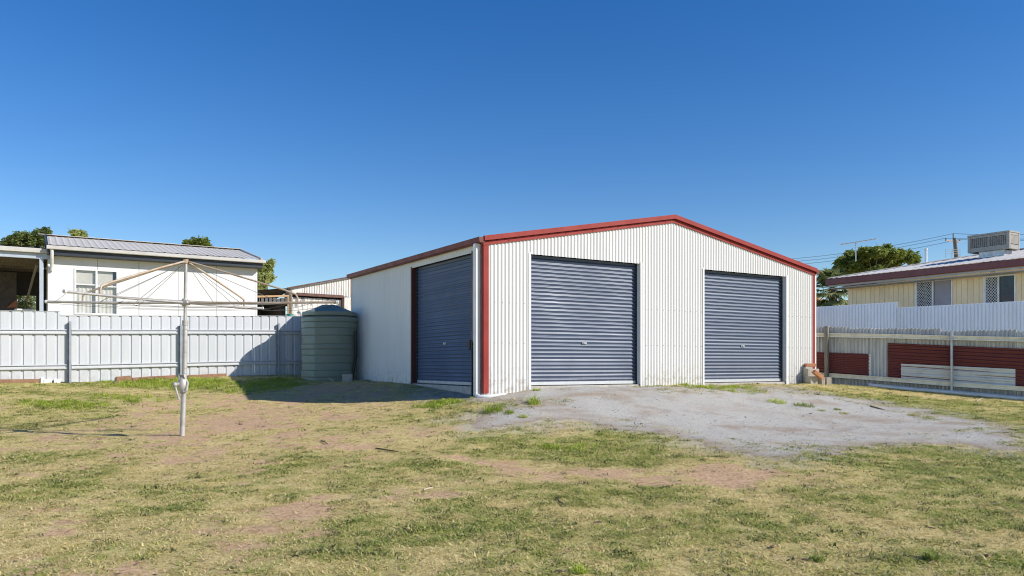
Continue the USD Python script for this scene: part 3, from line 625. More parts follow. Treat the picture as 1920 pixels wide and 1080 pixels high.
# ------------------------------------------------------------------ left boundary fence of pan sheets
fence = thing('sheet_metal_fence', 'pale grey ribbed steel fence with two rails along the left yard', 'fence', (*LF.q, 1.2))
FP, FCUT, FD = 0.205, (0.68, 0.74, 0.90, 0.96), 0.021
K = lambda u: float(LF.k(u))
kend = K(566) + 2.6
top_z = lambda k: np.interp(k, [K(0), K(112), K(113), K(320), K(565), kend], [LF.z(0, 583.2), LF.z(112, 584.0), LF.z(113, 592.0), LF.z(320, 592.3), LF.z(565, 592.8), LF.z(565, 592.8) - 0.02])
bot_z = lambda k: np.interp(k, [K(0), K(75), K(115), K(160), K(320), K(565), kend], [LF.z(0, 712.5), LF.z(75, 711), LF.z(115, 716), LF.z(160, 716.5), LF.z(320, 707.5), LF.z(565, 704), LF.z(565, 704)])
kk = K(-90); bounds = [kk]
first = K(112.5)
bs = [first + i * FP * 4 for i in range(-6, 20)]
bs = [b_ for b_ in bs if K(-90) < b_ < kend]
bs = [K(-90)] + bs + [kend]
rng = np.random.default_rng(3)
for a, b_ in zip(bs[:-1], bs[1:]):
    ks = trap_ks(a, b_ - 0.0015, FP, FCUT); o = trap(ks - 0.0, FP, FCUT, FD) + rng.normal(0, 0.0015)
    # a shallow stiffening swage in the middle of each pan
    mid = (a + b_) / 2; zt_, zb_ = top_z(ks), bot_z(ks)
    if b_ <= first + 1e-6: zt_ = top_z(np.minimum(ks, K(112)))
    mb = MB().strip(LF.p(ks, zb_, o), LF.p(ks, zt_ + rng.normal(0, 0.003), o))
    mb.build('sheet', M['fence_steel'], fence, smooth=20)
edge = MB(); mb_k = [(K(-90), K(112), K(112)), (first, kend, None)]
for a, b_, cap in mb_k:
    ks = np.linspace(a, b_, 6); zz = top_z(np.minimum(ks, cap) if cap else np.maximum(ks, K(113)))
    for i in range(5): edge.beam(LF.p(ks[i], zz[i] + 0.004, -0.012), LF.p(ks[i + 1], zz[i + 1] + 0.004, -0.012), 0.045, 0.008)
edge.build('top_capping', M['fence_steel'], fence)
posts = [(-75, 603, 722), (131, 603, 722.5), (338, 609, 709), (521.5, 606.5, 706)]
railv = lambda u: ((np.interp(u, [0, 320, 565], [618.7, 618.7, 619.7])), (np.interp(u, [0, 320, 565], [686.7, 680.2, 675.0])))
pk = [K(p[0]) for p in posts] + [kend]
for a, b_ in zip(pk[:-1], pk[1:]):
    for w in (0, 1):
        z_at = lambda k: np.interp(k, [K(0), K(320), K(565)], [LF.z(0, railv(0)[w]), LF.z(320, railv(320)[w]), LF.z(565, railv(565)[w])])
        zz = [float(z_at(a)) , float(z_at(b_))]
        if a < K(0): zz[0] = LF.z(0, railv(0)[w])
        mb = MB()   # top-hat rail: upper lip, web and lower lip
        for dz, dh, o0, o1 in ((0.0, 0.022, 0.004, 0.045), (-0.030, 0.040, 0.002, 0.020), (-0.065, 0.032, 0.004, 0.045)):
            p0, p1 = LF.p(np.array(a + 0.03), zz[0] + dz - dh / 2 + 0.01, (o0 + o1) / 2), LF.p(np.array(b_ - 0.03), zz[1] + dz - dh / 2 + 0.01, (o0 + o1) / 2)
            mb.beam(p0, p1, o1 - o0, dh, chamfer=0.003)
        mb.build('rail', M['fence_steel'], fence)
for u, vt, vb in posts:
    k = K(u); z1, z0 = float(LF.z(max(u, 0), vt)), float(LF.z(max(u, 0), vb)) - 0.1
    mb = MB(); LF.box(mb, k - 0.022, k + 0.022, z0, z1, 0.03, 0.10, 0.003)
    LF.box(mb, k - 0.06, k - 0.0225, z0 + 0.02, z1 - 0.03, 0.046, 0.052); mb.build('post', M['fence_post'], fence)
bi = 0
for u0, u1, v0, v1, lab in ((-40, 74, 711, 721, 'long weathered brown timber board lying under the left end of the fence'), (218, 246, 707, 717, 'short brown timber offcut under the pale fence'), (248, 288, 708, 714, 'brown timber board under the fence, left of the clothesline pole'), (289, 330, 706, 712, 'brown timber board under the fence, just behind the clothesline pole'), (352, 424, 703, 709, 'brown timber board under the fence, right of the clothesline pole')):
    mb = MB(); k0, k1 = K(u0), K(u1); uc = max((u0 + u1) / 2, 10)
    zc0, zc1 = float(LF.z(uc, v1)) - 0.06, float(LF.z(uc, v0))
    mb.beam(LF.p(np.array(k0), (zc0 + zc1) / 2 + 0.01 * (bi % 2) , 0.02), LF.p(np.array(k1), (zc0 + zc1) / 2 + (0.035 if u0 > 200 else 0.0), 0.02), 0.045, zc1 - zc0, chamfer=0.006)
    single(mb, 'timber_board', M['sleeper'], lab, 'board'); bi += 1
for u0, u1, v0, v1, lab in ((76, 81.5, 708, 720, 'narrow white block on end under the left fence'), (82.5, 97, 711, 720.5, 'larger white block under the left fence, left of the grey post'), (101, 113, 711, 720.5, 'smaller white block under the left fence, beside the grey post')):
    mb = MB(); LF.box(mb, K(u0), K(u1), float(LF.z(u0, v1)) - 0.02, float(LF.z(u0, v0)), -0.06, 0.035, 0.006); single(mb, 'white_block', M['white_paint'], lab, 'block')

# ------------------------------------------------------------------ rotary clothesline
HB = np.array([(341 - CX) / FOC * 10.97, 10.97]); HZ = float(gz(*HB))
hoist = thing('rotary_clothesline', 'old grey rotary clothesline with four arms on a leaning steel post', 'clothesline', (*HB, HZ))
def hp(u, v, y=10.97): return np.array([(u - CX) / FOC * y, y, EYE + (HV - v) / FOC * y])
MB().tube([hp(341, 817) - UP * 0.15, hp(344.3, 740)], 0.035, 16).build('lower_post', M['hoist'], hoist, smooth=40)
MB().tube([hp(344.3, 740), hp(345.5, 700), hp(346.8, 648), hp(347, 642)], [0.03, 0.03, 0.031, 0.031], 16).build('sleeve', M['hoist'], hoist, smooth=40)
MB().tube([hp(347, 606), hp(346.2, 690)], 0.0335, 16).build('outer_tube', M['hoist'], hoist, smooth=40)
MB().tube([hp(347, 610), hp(347.3, 601)], [0.041, 0.043], 16).build('collar', M['hoist'], hoist, smooth=40)
MB().tube([hp(347, 606), hp(348.5, 492)], 0.0225, 14).build('upper_mast', M['hoist'], hoist, smooth=40)
# crank housing: a squat casting on the post with a handle
gc = hp(343.5, 721)
gb = MB(); s_ = trimesh.creation.icosphere(3, 1.0); s_.apply_scale([0.07, 0.078, 0.115]); s_.apply_translation(gc); gb.tm(s_)
gb.tube([gc + [0, 0, 0.09], gc + [0.006, 0, 0.135]], [0.05, 0.042], 16); gb.tube([gc - [0, 0, 0.09], gc - [0, 0, 0.13]], [0.05, 0.042], 16)
gb.tube([gc + [0.04, -0.02, 0.06], gc + [0.075, -0.03, 0.02], gc + [0.06, -0.04, -0.09], gc + [0.02, -0.05, -0.10]], 0.018, 8)
gb.tube([gc + [-0.045, -0.035, 0.07], gc + [-0.04, -0.05, 0.135], gc + [0.03, -0.05, 0.14], gc + [0.045, -0.04, 0.08]], 0.011, 8)
gbp = gb.build('crank_housing', M['hoist'], hoist, smooth=40)
cr = MB(); h0 = gc + [-0.085, -0.075, 0.0]
cr.tube([gc + [-0.03, -0.05, 0.01], h0], 0.028, 12); s_ = trimesh.creation.icosphere(2, 0.036); s_.apply_translation(h0); cr.tm(s_)
cr.tube([h0, hp(339, 745.5) + [0, -0.08, 0]], 0.012, 8); cr.tube([hp(338.6, 743) + [0, -0.08, 0], hp(340.2, 749) + [0, -0.08, 0]], 0.017, 8)
cr.build('crank_handle', M['hoist'], hoist, smooth=40)
hub = hp(347, 567.5)
MB().tube([hub - UP * 0.055, hub + UP * 0.055], 0.042, 14).frame(hub, np.array([1, 0, 0.]), np.array([0, 1., 0]), UP, (-0.06, -0.06, -0.03), (0.06, 0.06, 0.03), 0.01).build('hub', M['hoist'], hoist)
apex = hp(348.5, 488)
MB().tube([apex - UP * 0.045, apex + UP * 0.012], 0.035, 14).build('top_cap', M['hoist_rust'], hoist)
dirs = []
for (u, v, y) in ((635, 566.5, 10.87), (493, 578, 12.35), (85, 565.5, 10.75), (119.5, 546, 9.16)):
    tip = hp(u, v, y); dirs.append(tip - hub)
arm_pt = lambda i, f: hub + dirs[i] * f
for i, d in enumerate(dirs):
    mid = arm_pt(i, 0.55) - UP * 0.01
    MB().tube([hub, mid, arm_pt(i, 1.0)], [0.018, 0.018, 0.017], 10).build('arm', M['hoist_rust'] if i in (0,) else M['hoist'], hoist, smooth=40)
    f0 = 0.735
    e = arm_pt(i, f0); ps = [apex - UP * 0.01]
    out = d / np.linalg.norm(d)
    bend = arm_pt(i, f0 - 0.035) + UP * 0.14
    ps += [apex * (1 - t) + bend * t - UP * 0.0 for t in (0.3, 0.7, 0.93)]
    ps += [bend + out * 0.05 - UP * 0.03, e + UP * 0.06, e]
    MB().tube(ps, 0.0135, 10).build('strut', M['hoist_rust'], hoist, smooth=40)
    MB().tube([arm_pt(i, 0.985), arm_pt(i, 1.0)], 0.024, 10).build('end_cap', M['pvc'], hoist)
ln = MB(); rg = np.random.default_rng(2)
for f_ in (0.38, 0.54, 0.68, 0.82, 0.985):
    for i in range(4):
        a, b_ = arm_pt(i, f_), arm_pt((i + 1) % 4, f_)
        if rg.random() < 0.12 and f_ < 0.9: continue
        sg = rg.uniform(0.015, 0.06)
        ln.tube([a * (1 - t) + b_ * t - UP * (sg * 4 * t * (1 - t) + 0.018) for t in np.linspace(0, 1, 7)], 0.0026, 4, caps=False)
ln.build('line_wires', M['wire'], hoist)
sw_ = MB()
for i in range(4):
    j = (i + 1) % 4
    for f_ in (0.36, 0.62):
        e = arm_pt(i, f_) ; sw_.tube([apex - UP * 0.03, e], 0.0036, 5, caps=False)
sw_.build('stay_wires', M['wire'], hoist)

# ------------------------------------------------------------------ white house behind the left fence
HQ = Line((-12.75, 25.2), E1)
KH = lambda u: float(HQ.k(u))
k0, k1 = KH(90), KH(482)
ZF = 4.98        # underside of the fascia
house = thing('white_house', 'white sheet-clad house with dark eaves and low grey iron roof', 'house', (*HQ.p(k0, 0)[:2], 1.2))
wx0, wx1, wz0, wz1 = KH(139), KH(221.7), float(HQ.z(180, 590.5)), float(HQ.z(180, 505))
js = [k0] + [KH(u) for u in (183, 260.5, 335, 405.6)] + [k1]
for a, b_ in zip(js[:-1], js[1:]):
    mb = MB(); gap = 0.016
    lo, hi = a + (gap / 2 if a > k0 else 0), b_ - (gap / 2 if b_ < k1 else 0)
    def seg(x0, x1, za_, zb_):
        if x1 - x0 > 0.01 and zb_ - za_ > 0.01: HQ.box(mb, x0, x1, za_, zb_, -0.12, 0.0)
    if hi < wx0 or lo > wx1: seg(lo, hi, 1.0, ZF)
    else:
        c0, c1 = max(lo, wx0), min(hi, wx1)
        seg(lo, c0, 1.0, ZF); seg(c1, hi, 1.0, ZF); seg(c0, c1, 1.0, wz0); seg(c0, c1, wz1, ZF)
    mb.build('wall_panel', M['house_wall'], house)
mb = MB()
for j in js[1:-1]: HQ.box(mb, j - 0.01, j + 0.01, wz1 + 0.05 if wx0 < j < wx1 else 1.0, ZF, -0.01, -0.004)
mb.build('joint_strip', M['soffit'], house)
mb = MB(); HQ.box(mb, k1 - 0.05, k1 + 0.006, 1.0, ZF, -0.05, 0.006, 0.002); HQ.box(mb, k0 - 0.006, k0 + 0.04, 1.0, ZF, -0.05, 0.006, 0.002); mb.build('corner_trim', M['frame_white'], house)
DEP = 6.4
mb = MB(); HQ.box(mb, k1 - 0.12, k1, 1.0, ZF + 0.1, -DEP, -0.122); mb.build('end_wall', M['house_wall'], house)
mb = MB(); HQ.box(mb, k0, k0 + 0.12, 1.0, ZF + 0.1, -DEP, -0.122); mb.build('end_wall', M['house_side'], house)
mb = MB(); HQ.box(mb, k0, k1, 1.0, ZF, -DEP - 0.1, -DEP); mb.build('rear_wall', M['house_wall'], house)
EO = 0.38
mb = MB(); HQ.box(mb, k0 - 0.02, k1 + 0.12, ZF - 0.004, ZF + 0.20, 0.004, EO - 0.05, 0.004); mb.build('fascia', M['fascia_dark'], house)
mb = MB(); zg0 = ZF + 0.155
HQ.box(mb, k0 - 0.05, k1 + 0.20, zg0, zg0 + 0.115, EO - 0.048, EO + 0.07, 0.012); mb.build('gutter', M['gutter_grey'], house)
ZR, RB = 6.02, 3.05
rs = wave_ks(k0 - 0.02, k1 + 0.08, 0.19, 8); wv = 0.016 * np.maximum(0, np.cos(2 * np.pi * rs / 0.19)) ** 3
mb = MB().strip(HQ.p(rs, zg0 + 0.135 + wv, EO + 0.03), HQ.p(rs, ZR + wv, -RB)); mb.build('roof_slope', M['roof_zinc'], house, smooth=40)
mb = MB().strip(HQ.p(rs, ZR + wv, -RB - 0.01), HQ.p(rs, zg0 + 0.12 + wv, -DEP - 0.5)); mb.build('roof_slope', M['roof_zinc'], house, smooth=40)
mb = MB()
for sg, dz in ((1, -0.02), (-1, -0.02)): mb.beam(HQ.p(np.array(k0 - 0.25), ZR + 0.03, -RB + sg * 0.08), HQ.p(np.array(k1 + 0.12), ZR + 0.03, -RB + sg * 0.08), 0.17, 0.014)
mb.build('ridge_cap', M['ridge_tan'], house)
for ke, nm in ((k0 - 0.03, 'left'), (k1 + 0.06, 'right')):
    mb = MB()
    mb.beam(HQ.p(np.array(ke), zg0 + 0.14, EO), HQ.p(np.array(ke), ZR + 0.02, -RB), 0.05, 0.10); mb.beam(HQ.p(np.array(ke), ZR + 0.02, -RB), HQ.p(np.array(ke), zg0 + 0.1, -DEP - 0.4), 0.05, 0.10)
    mb.build('verge_board', M['fascia_dark'] if nm == 'left' else M['gutter_grey'], house)
for ke in (k0 + 0.02, k1 - 0.02):
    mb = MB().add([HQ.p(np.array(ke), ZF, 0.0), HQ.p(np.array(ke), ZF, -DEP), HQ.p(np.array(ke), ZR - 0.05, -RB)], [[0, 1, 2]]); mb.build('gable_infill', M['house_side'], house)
# gutter outlet and bent downpipe at the left corner
dpx = [HQ.p(np.array(KH(97)), z, o) for z, o in ((zg0 + 0.03, 0.36), (zg0 - 0.12, 0.36), (zg0 - 0.3, 0.28), (zg0 - 0.46, 0.12), (zg0 - 0.62, 0.06))]
MB().tube(dpx, 0.05, 10).build('downpipe', M['pvc'], house, smooth=40)
win = MB(); fr = 0.055
for a in ((wx0, wx0 + fr, wz0, wz1), (wx1 - fr, wx1, wz0, wz1), (wx0 + fr, wx1 - fr, wz0, wz0 + fr), (wx0 + fr, wx1 - fr, wz1 - fr, wz1), ((wx0 + wx1) / 2 - 0.03, (wx0 + wx1) / 2 + 0.03, wz0 + fr, wz1 - fr)):
    HQ.box(win, *a, -0.05, 0.022, 0.004)
wn = win.build('window', M['frame_white'], house)
zm = float(HQ.z(180, 534.5)); kc = (wx0 + wx1) / 2
mb = MB(); HQ.box(mb, wx0 + fr, kc - 0.03, zm - 0.018, zm + 0.018, -0.045, 0.012, 0.003); HQ.box(mb, kc + 0.03, wx1 - fr, zm - 0.05, zm - 0.014, -0.045, 0.012, 0.003); mb.build('glazing_bar', M['frame_white'], wn)
for a, b_ in ((wx0 + fr, kc - 0.03), (kc + 0.03, wx1 - fr)):
    mb = MB().strip(HQ.p(np.array([a, b_]), wz0 + fr, -0.02), HQ.p(np.array([a, b_]), wz1 - fr, -0.02)); mb.build('pane', M['glass'], wn)
    ks = np.linspace(a, b_, 60); o = -0.10 + 0.008 * np.sin(ks * 55) + 0.006 * np.sin(ks * 23 + 1)
    mb = MB().strip(HQ.p(ks, wz0 + 0.02, o), HQ.p(ks, zm + 0.1, o)); mb.build('curtain', M['curtain'], wn, smooth=True)
    mb = MB().strip(HQ.p(np.array([a, b_ - (0.0 if a < kc - 0.1 else 0.1)]), zm - 0.03, -0.075), HQ.p(np.array([a, b_ - (0.0 if a < kc - 0.1 else 0.1)]), wz1 - 0.05, -0.075)); mb.build('blind', M['blind'], wn)
mb = MB(); HQ.box(mb, wx0, wx1, wz0, wz1, -0.35, -0.3); mb.build('room_back', M['room_dark'], wn)

def px3(u, v, y): return ((u - CX) / FOC * y, y, EYE + (HV - v) / FOC * y)
# patio awning at the left end of the house
aw = thing('patio_awning', 'flat steel patio awning with a pale post beside the white house', 'awning', (*HQ.p(KH(77), 0)[:2], 1.2))
ka, kb = KH(-130), KH(95)
za_ = 5.02
mb = MB(); HQ.box(mb, ka, kb, za_, za_ + 0.14, 0.10, 0.24, 0.01); mb.build('gutter', M['gutter_grey'], aw)
mb = MB(); HQ.box(mb, ka, kb - 0.10, za_ - 0.17, za_ - 0.004, 0.05, 0.12, 0.004); HQ.box(mb, kb - 0.25, kb + 0.06, za_ - 0.16, za_ - 0.01, 0.122, 0.15); mb.build('beam', M['awning_steel'], aw)
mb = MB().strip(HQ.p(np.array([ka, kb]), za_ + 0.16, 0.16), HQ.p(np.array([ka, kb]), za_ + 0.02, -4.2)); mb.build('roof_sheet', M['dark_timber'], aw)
mb = MB().strip(HQ.p(np.array([ka, kb]), za_ + 0.175, 0.16), HQ.p(np.array([ka, kb]), za_ + 0.035, -4.2)); mb.build('roof_top', M['roof_zinc'], aw)
for i in range(6):
    o = -0.55 - i * 0.62; mb = MB(); HQ.box(mb, ka, kb - 0.25, za_ + 0.005 - 0.03 * i - 0.06, za_ + 0.10 - 0.03 * i - 0.06, o - 0.045, o, 0.004); mb.build('batten', M['post_timber'], aw)
mb = MB(); kp = KH(77.5); HQ.box(mb, kp - 0.055, kp + 0.055, 1.1, za_ - 0.172, 0.02, 0.12, 0.006); mb.build('post', M['awning_steel'], aw)
br = MB(); br.beam(HQ.p(np.array(KH(69)), za_ - 0.3, -0.4), HQ.p(np.array(KH(50)), za_ - 1.2, -2.6), 0.05, 0.09); br.build('brace', M['post_timber'], aw)
mb = MB(); HQ.box(mb, KH(-160), KH(27.5), 1.0, za_ - 0.35, -2.9, -2.75); PL = Line(HQ.p(np.array(0.0), 0, -4.1)[:2], E1); HQ.box(mb, KH(-160), KH(26), 1.0, za_ - 0.35, -4.15, -4.05); PL.box(mb, float(PL.k(-200)), float(PL.k(67.6)), za_ - 1.0, za_ + 0.02, -0.05, 0.05); PL.box(mb, float(PL.k(67.6)), float(PL.k(88.5)), 1.0, za_ - 0.05, -0.05, 0.05)  # dark colour paints in the shade on the brick and house end walls
single(mb, 'patio_wall', M['dark_timber'], 'wall coloured dark for shade at the back of the patio awning', 'wall')
mb = MB(); LP = HQ
mb.add([LP.p(np.array(KH(8)), float(LP.z(8, 566)) , -2.70), LP.p(np.array(KH(29)), float(LP.z(29, 566)), -2.70), LP.p(np.array(KH(29)), float(LP.z(29, 548.5)), -2.70), LP.p(np.array(KH(8)), float(LP.z(8, 566)), -2.74), LP.p(np.array(KH(29)), float(LP.z(29, 566)), -2.74), LP.p(np.array(KH(29)), float(LP.z(29, 548.5)), -2.74)], [[0, 1, 2], [5, 4, 3], [0, 2, 5], [0, 5, 3], [1, 4, 5], [1, 5, 2]])
single(mb, 'brick_pier', M['house_brick'], 'orange patch painting the sunlit triangle of the brick wall under the patio awning', 'wall')  # thin orange wedge drawn as the triangle of sunlight on the wall
mb = MB(); HQ.box(mb, KH(26), KH(66), float(HQ.z(40, 579)), float(HQ.z(40, 576)), -0.9, -0.8, 0.01); single(mb, 'white_rail', M['white_paint'], 'thin white horizontal rail in front of the patio shrub', 'rail')
BL = Line(px3(40, 0, 39)[:2], E1); mb = MB(); ks = wave_ks(float(BL.k(10)), float(BL.k(60)), 0.2, 6); o = 0.02 * np.cos(ks * 2 * np.pi / 0.2)
mb.strip(BL.p(ks, 1.0, o), BL.p(ks, float(BL.z(35, 540.5)), o)); single(mb, 'backyard_fence', M['high_fence'], 'grey ribbed fence seen beyond the patio shrub', 'fence', smooth=40)

# ------------------------------------------------------------------ foliage
def leaf_cloud(mb, centres, radii, n, size, rng, flat=0.7, droop=0.0):
    """n leaf-sized faces scattered in the clumps, thicker towards their skins"""
    centres, radii = np.asarray(centres, float), np.asarray(radii, float)
    w = radii ** 2; idx = rng.choice(len(centres), n, p=w / w.sum())
    d = rng.normal(size=(n, 3)); d /= np.linalg.norm(d, axis=1, keepdims=True); d[:, 2] *= flat
    r = radii[idx] * rng.uniform(0.25, 1.0, n) ** 0.45
    c = centres[idx] + d * r[:, None] + rng.normal(0, size * 0.6, (n, 3))
    a = rng.normal(size=(n, 3)); a[:, 2] = a[:, 2] * 0.5 - droop; a /= np.linalg.norm(a, axis=1, keepdims=True)
    b = np.cross(a, rng.normal(size=(n, 3))); b /= np.linalg.norm(b, axis=1, keepdims=True)
    s = size * rng.uniform(0.6, 1.35, n)[:, None]
    v = np.stack([c - a * s, c + b * s * 0.34, c + a * s, c - b * s * 0.34], 1).reshape(-1, 3)
    return mb.add(v, np.arange(4 * n).reshape(-1, 4))
def tree(name, label, base, blobs_, nleaf, size, mat_, cat='tree', group=None, trunk_r=0.18, flat=0.75, seed=1, droop=0.0):
    """blobs_: (x, y, z, r) of the crown's masses in world coordinates"""
    rng = np.random.default_rng(seed); t = thing(name, label, cat, base, group)
    B = np.array(blobs_, float); base = np.array(base, float)
    fork = base + (np.array([B[:, 0].mean(), B[:, 1].mean(), B[:, 2].min() - B[:, 3].mean() * 0.4]) - base) * 0.92
    tr = MB().tube([base - UP * 0.2, base * 0.55 + fork * 0.45 + [0.06, 0.03, 0], fork], [trunk_r * 1.25, trunk_r, trunk_r * 0.8], 10)
    for b in B:
        m = (fork + b[:3]) / 2 + rng.normal(0, 0.12, 3)
        tr.tube([fork, m, b[:3]], [trunk_r * 0.35, trunk_r * 0.2, 0.012], 6)
    tr.build('trunk', M['bark'], t, smooth=40)
    cs, rs = [], []
    for b in B:
        for _ in range(14):
            d = rng.normal(size=3); d /= np.linalg.norm(d); d[2] *= flat
            cs.append(b[:3] + d * b[3] * rng.uniform(0.35, 0.95)); rs.append(b[3] * rng.uniform(0.22, 0.42))
    leaf_cloud(MB(), cs, rs, 10, size, rng)
    mb = leaf_cloud(MB(), cs, rs, nleaf, size, rng, flat, droop); mb.build('crown', M[mat_], t)
    return t
def px3(u, v, y): return ((u - CX) / FOC * y, y, EYE + (HV - v) / FOC * y)
def crown(lst, y, dy=0.6):
    rng = np.random.default_rng(len(lst)); return [(*px3(u, v, y + rng.uniform(-dy, dy)), r / FOC * y) for u, v, r in lst]
tree('leafy_tree', 'leafy tree behind the left end of the white house roof', (*px3(45, 0, 38)[:2], 1.2), crown([(18, 455, 14), (38, 448, 17), (62, 452, 17), (78, 440, 12), (55, 470, 18), (28, 475, 16), (88, 434, 7), (85, 455, 12), (45, 490, 18)], 38), 9000, 0.10, 'leaf_olive', seed=4)
tree('leafy_tree', 'small tuft of leaves above the ridge of the white house', (*px3(147, 0, 42)[:2], 1.2), crown([(142, 438, 9), (155, 440, 8), (147, 452, 13)], 42), 1900, 0.10, 'leaf_olive', seed=5)
tree('leafy_tree', 'rounded green treetop behind the middle of the white house roof', (*px3(368, 0, 46)[:2], 1.2), crown([(352, 460, 12), (367, 454, 12), (383, 456, 12), (392, 464, 9), (368, 472, 20), (343, 465, 7)], 46), 4200, 0.11, 'leaf_bright', seed=6)
tree('weeping_tree', 'drooping pale green tree at the right end of the white house', (*px3(492, 0, 40)[:2], 1.2), crown([(490, 500, 14), (502, 508, 14), (508, 498, 9), (492, 522, 15), (488, 540, 14), (504, 522, 10), (478, 530, 14)], 40), 6000, 0.095, 'leaf_olive', seed=8, flat=1.0, droop=0.5)
tree('spreading_tree', 'broad dense tree behind the yellow house', (*px3(1650, 0, 52)[:2], 1.2),
     crown([(1585, 492, 16), (1603, 482, 15), (1625, 476, 14), (1645, 474, 14), (1662, 473, 14), (1680, 475, 13), (1697, 480, 11), (1712, 485, 11), (1600, 500, 16), (1625, 495, 17), (1650, 494, 17), (1675, 492, 15), (1578, 505, 12), (1610, 512, 14), (1640, 510, 14)], 52, 1.2), 30000, 0.15, 'leaf_bright', seed=10, trunk_r=0.3)
def shrub(name, label, c, r, n, size, mat_, seed, flower=0):
    rng = np.random.default_rng(seed); t = thing(name, label, 'shrub', c)
    cs = [np.array(c) + [rng.uniform(-r[0], r[0]), rng.uniform(-0.3, 0.3), rng.uniform(0.1, r[1])] for _ in range(14)]
    leaf_cloud(MB(), cs, [0.28] * 14, n, size, rng).build('foliage', M[mat_], t) if False else None
    leaf_cloud(mb := MB(), cs, np.full(14, 0.28), n, size, rng); mb.build('foliage', M[mat_], t)
    if flower: leaf_cloud(mb := MB(), cs, np.full(14, 0.3), flower, size * 0.7, rng); mb.build('flowers', M['flower'], t)
    st2 = MB()
    for q in cs[:6]: st2.tube([np.array(c), q], [0.02, 0.008], 5)
    st2.build('stems', M['bark'], t)
    return t
shrub('flowering_shrub', 'bright green shrub with mauve flowers behind the patio awning', px3(50, 592, 35), (0.5, 1.35), 4200, 0.06, 'leaf_bright', 12, 1100)

# fan palm beside the yellow house
def palm(c, seed):
    rng = np.random.default_rng(seed); t = thing('fan_palm', 'small fan palm between the shed and the yellow house', 'palm', (c[0], c[1], 1.2))
    MB().tube([(c[0], c[1], 1.0), (c[0] + 0.05, c[1], 2.6), (c[0], c[1], c[2])], [0.22, 0.17, 0.16], 10).build('trunk', M['bark'], t, smooth=40)
    for i in range(60):
        az = rng.uniform(0, 2 * math.pi); el = rng.uniform(-1.1, 1.3)
        d = np.array([math.cos(az) * math.cos(el), math.sin(az) * math.cos(el), math.sin(el)])
        Ls = rng.uniform(0.3, 0.62); hubp = np.array(c) + d * Ls - UP * 0.12 * (1 - math.sin(el))
        mb = MB().tube([np.array(c) + d * 0.05, hubp], 0.014, 5)
        side = np.cross(d, UP); side /= np.linalg.norm(side); nrm = np.cross(side, d)
        for a in np.linspace(-1.35, 1.35, 19):
            v = d * math.cos(a) + side * math.sin(a); wv = np.cross(v, nrm) * 0.034
            m = hubp + v * 0.30 + nrm * 0.02; e = hubp + v * rng.uniform(0.46, 0.58) - UP * rng.uniform(0.05, 0.22)
            mb.add([hubp, m - wv, m + wv, e], [[0, 1, 2], [1, 3, 2]])
        mb.build('frond', M['leaf_palm'], t)
palm(px3(1561, 541, 31), 3)

# ------------------------------------------------------------------ old iron barn beyond the left fence
BQ = Line(px3(600, 0, 31)[:2], E1); KB = lambda u: float(BQ.k(u))
barn = thing('old_barn', 'weathered whitewashed corrugated iron barn with open dark lean-to', 'barn', (*BQ.q, 1.2))
bz = lambda u, v: float(BQ.z(u, v))
ks = wave_ks(KB(568), KB(700), 0.10, 8); o = 0.012 * np.cos(2 * np.pi * ks / 0.10)
ztop = np.interp(ks, [KB(540), KB(600), KB(660), KB(700)], [bz(540, 541), bz(600, 531), bz(660, 520), bz(700, 512.5)])
zmid = np.interp(ks, [KB(560), KB(640), KB(700)], [bz(560, 551), bz(640, 556.5), bz(700, 560)])
MB().strip(BQ.p(ks, zmid + 0.02, o), BQ.p(ks, ztop, o)).build('gable_sheeting', M['barn_iron'], barn, smooth=50)
ks2 = np.linspace(KB(540), KB(569), 4); zt2 = np.interp(ks2, [KB(540), KB(600)], [bz(540, 541), bz(600, 531)])
MB().strip(BQ.p(ks2, np.full(4, bz(555, 550.5)), 0.0), BQ.p(ks2, zt2, 0.0)).build('gable_boarding', M['barn_iron'], barn)
ks3 = np.linspace(KB(541), KB(641), 12)
for a, b_ in zip(ks3[:-1], ks3[1:]):
    mb = MB(); BQ.box(mb, a, b_ - 0.012, 1.0, float(np.interp((a + b_) / 2, [KB(560), KB(640)], [bz(560, 551.5), bz(640, 556.5)])) - 0.12, -0.09, -0.05 - 0.008 * (int(a * 31) % 2)); mb.build('wall_board', M['barn_peel'], barn)
mb = MB(); mb.beam(BQ.p(np.array(KB(556)), bz(556, 551.5), 0.05), BQ.p(np.array(KB(642)), bz(642, 556.5), 0.05), 0.1, 0.11); mb.beam(BQ.p(np.array(KB(642.5)), 1.0, 0.05), BQ.p(np.array(KB(642.5)), bz(642, 556), 0.05), 0.09, 0.09, up=(1, 0, 0)); mb.build('door_frame', M['barn_rust'], barn)
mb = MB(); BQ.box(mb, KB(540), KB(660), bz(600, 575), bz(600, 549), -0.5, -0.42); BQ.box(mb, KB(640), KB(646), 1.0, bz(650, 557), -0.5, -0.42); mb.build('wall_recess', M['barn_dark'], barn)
mb = MB(); BQ.box(mb, KB(645), KB(700), 1.0, bz(650, 557.5), -0.06, 0.0); mb.build('side_sheet', M['barn_iron'], barn)
mb = MB(); mb.beam(BQ.p(np.array(KB(538)), bz(538, 540.5), 0.06), BQ.p(np.array(KB(700)), bz(700, 511.5), 0.06), 0.14, 0.05); mb.build('verge_capping', M['barn_rust'], barn)
mb = MB().strip(BQ.p(np.array([KB(462), KB(541)]), np.array([bz(462, 546), bz(541, 541)]), 0.3), BQ.p(np.array([KB(462), KB(541)]), np.array([bz(462, 546), bz(541, 541)]) - 0.45, -4.0)); mb.build('lean_to_roof', M['barn_iron'], barn)
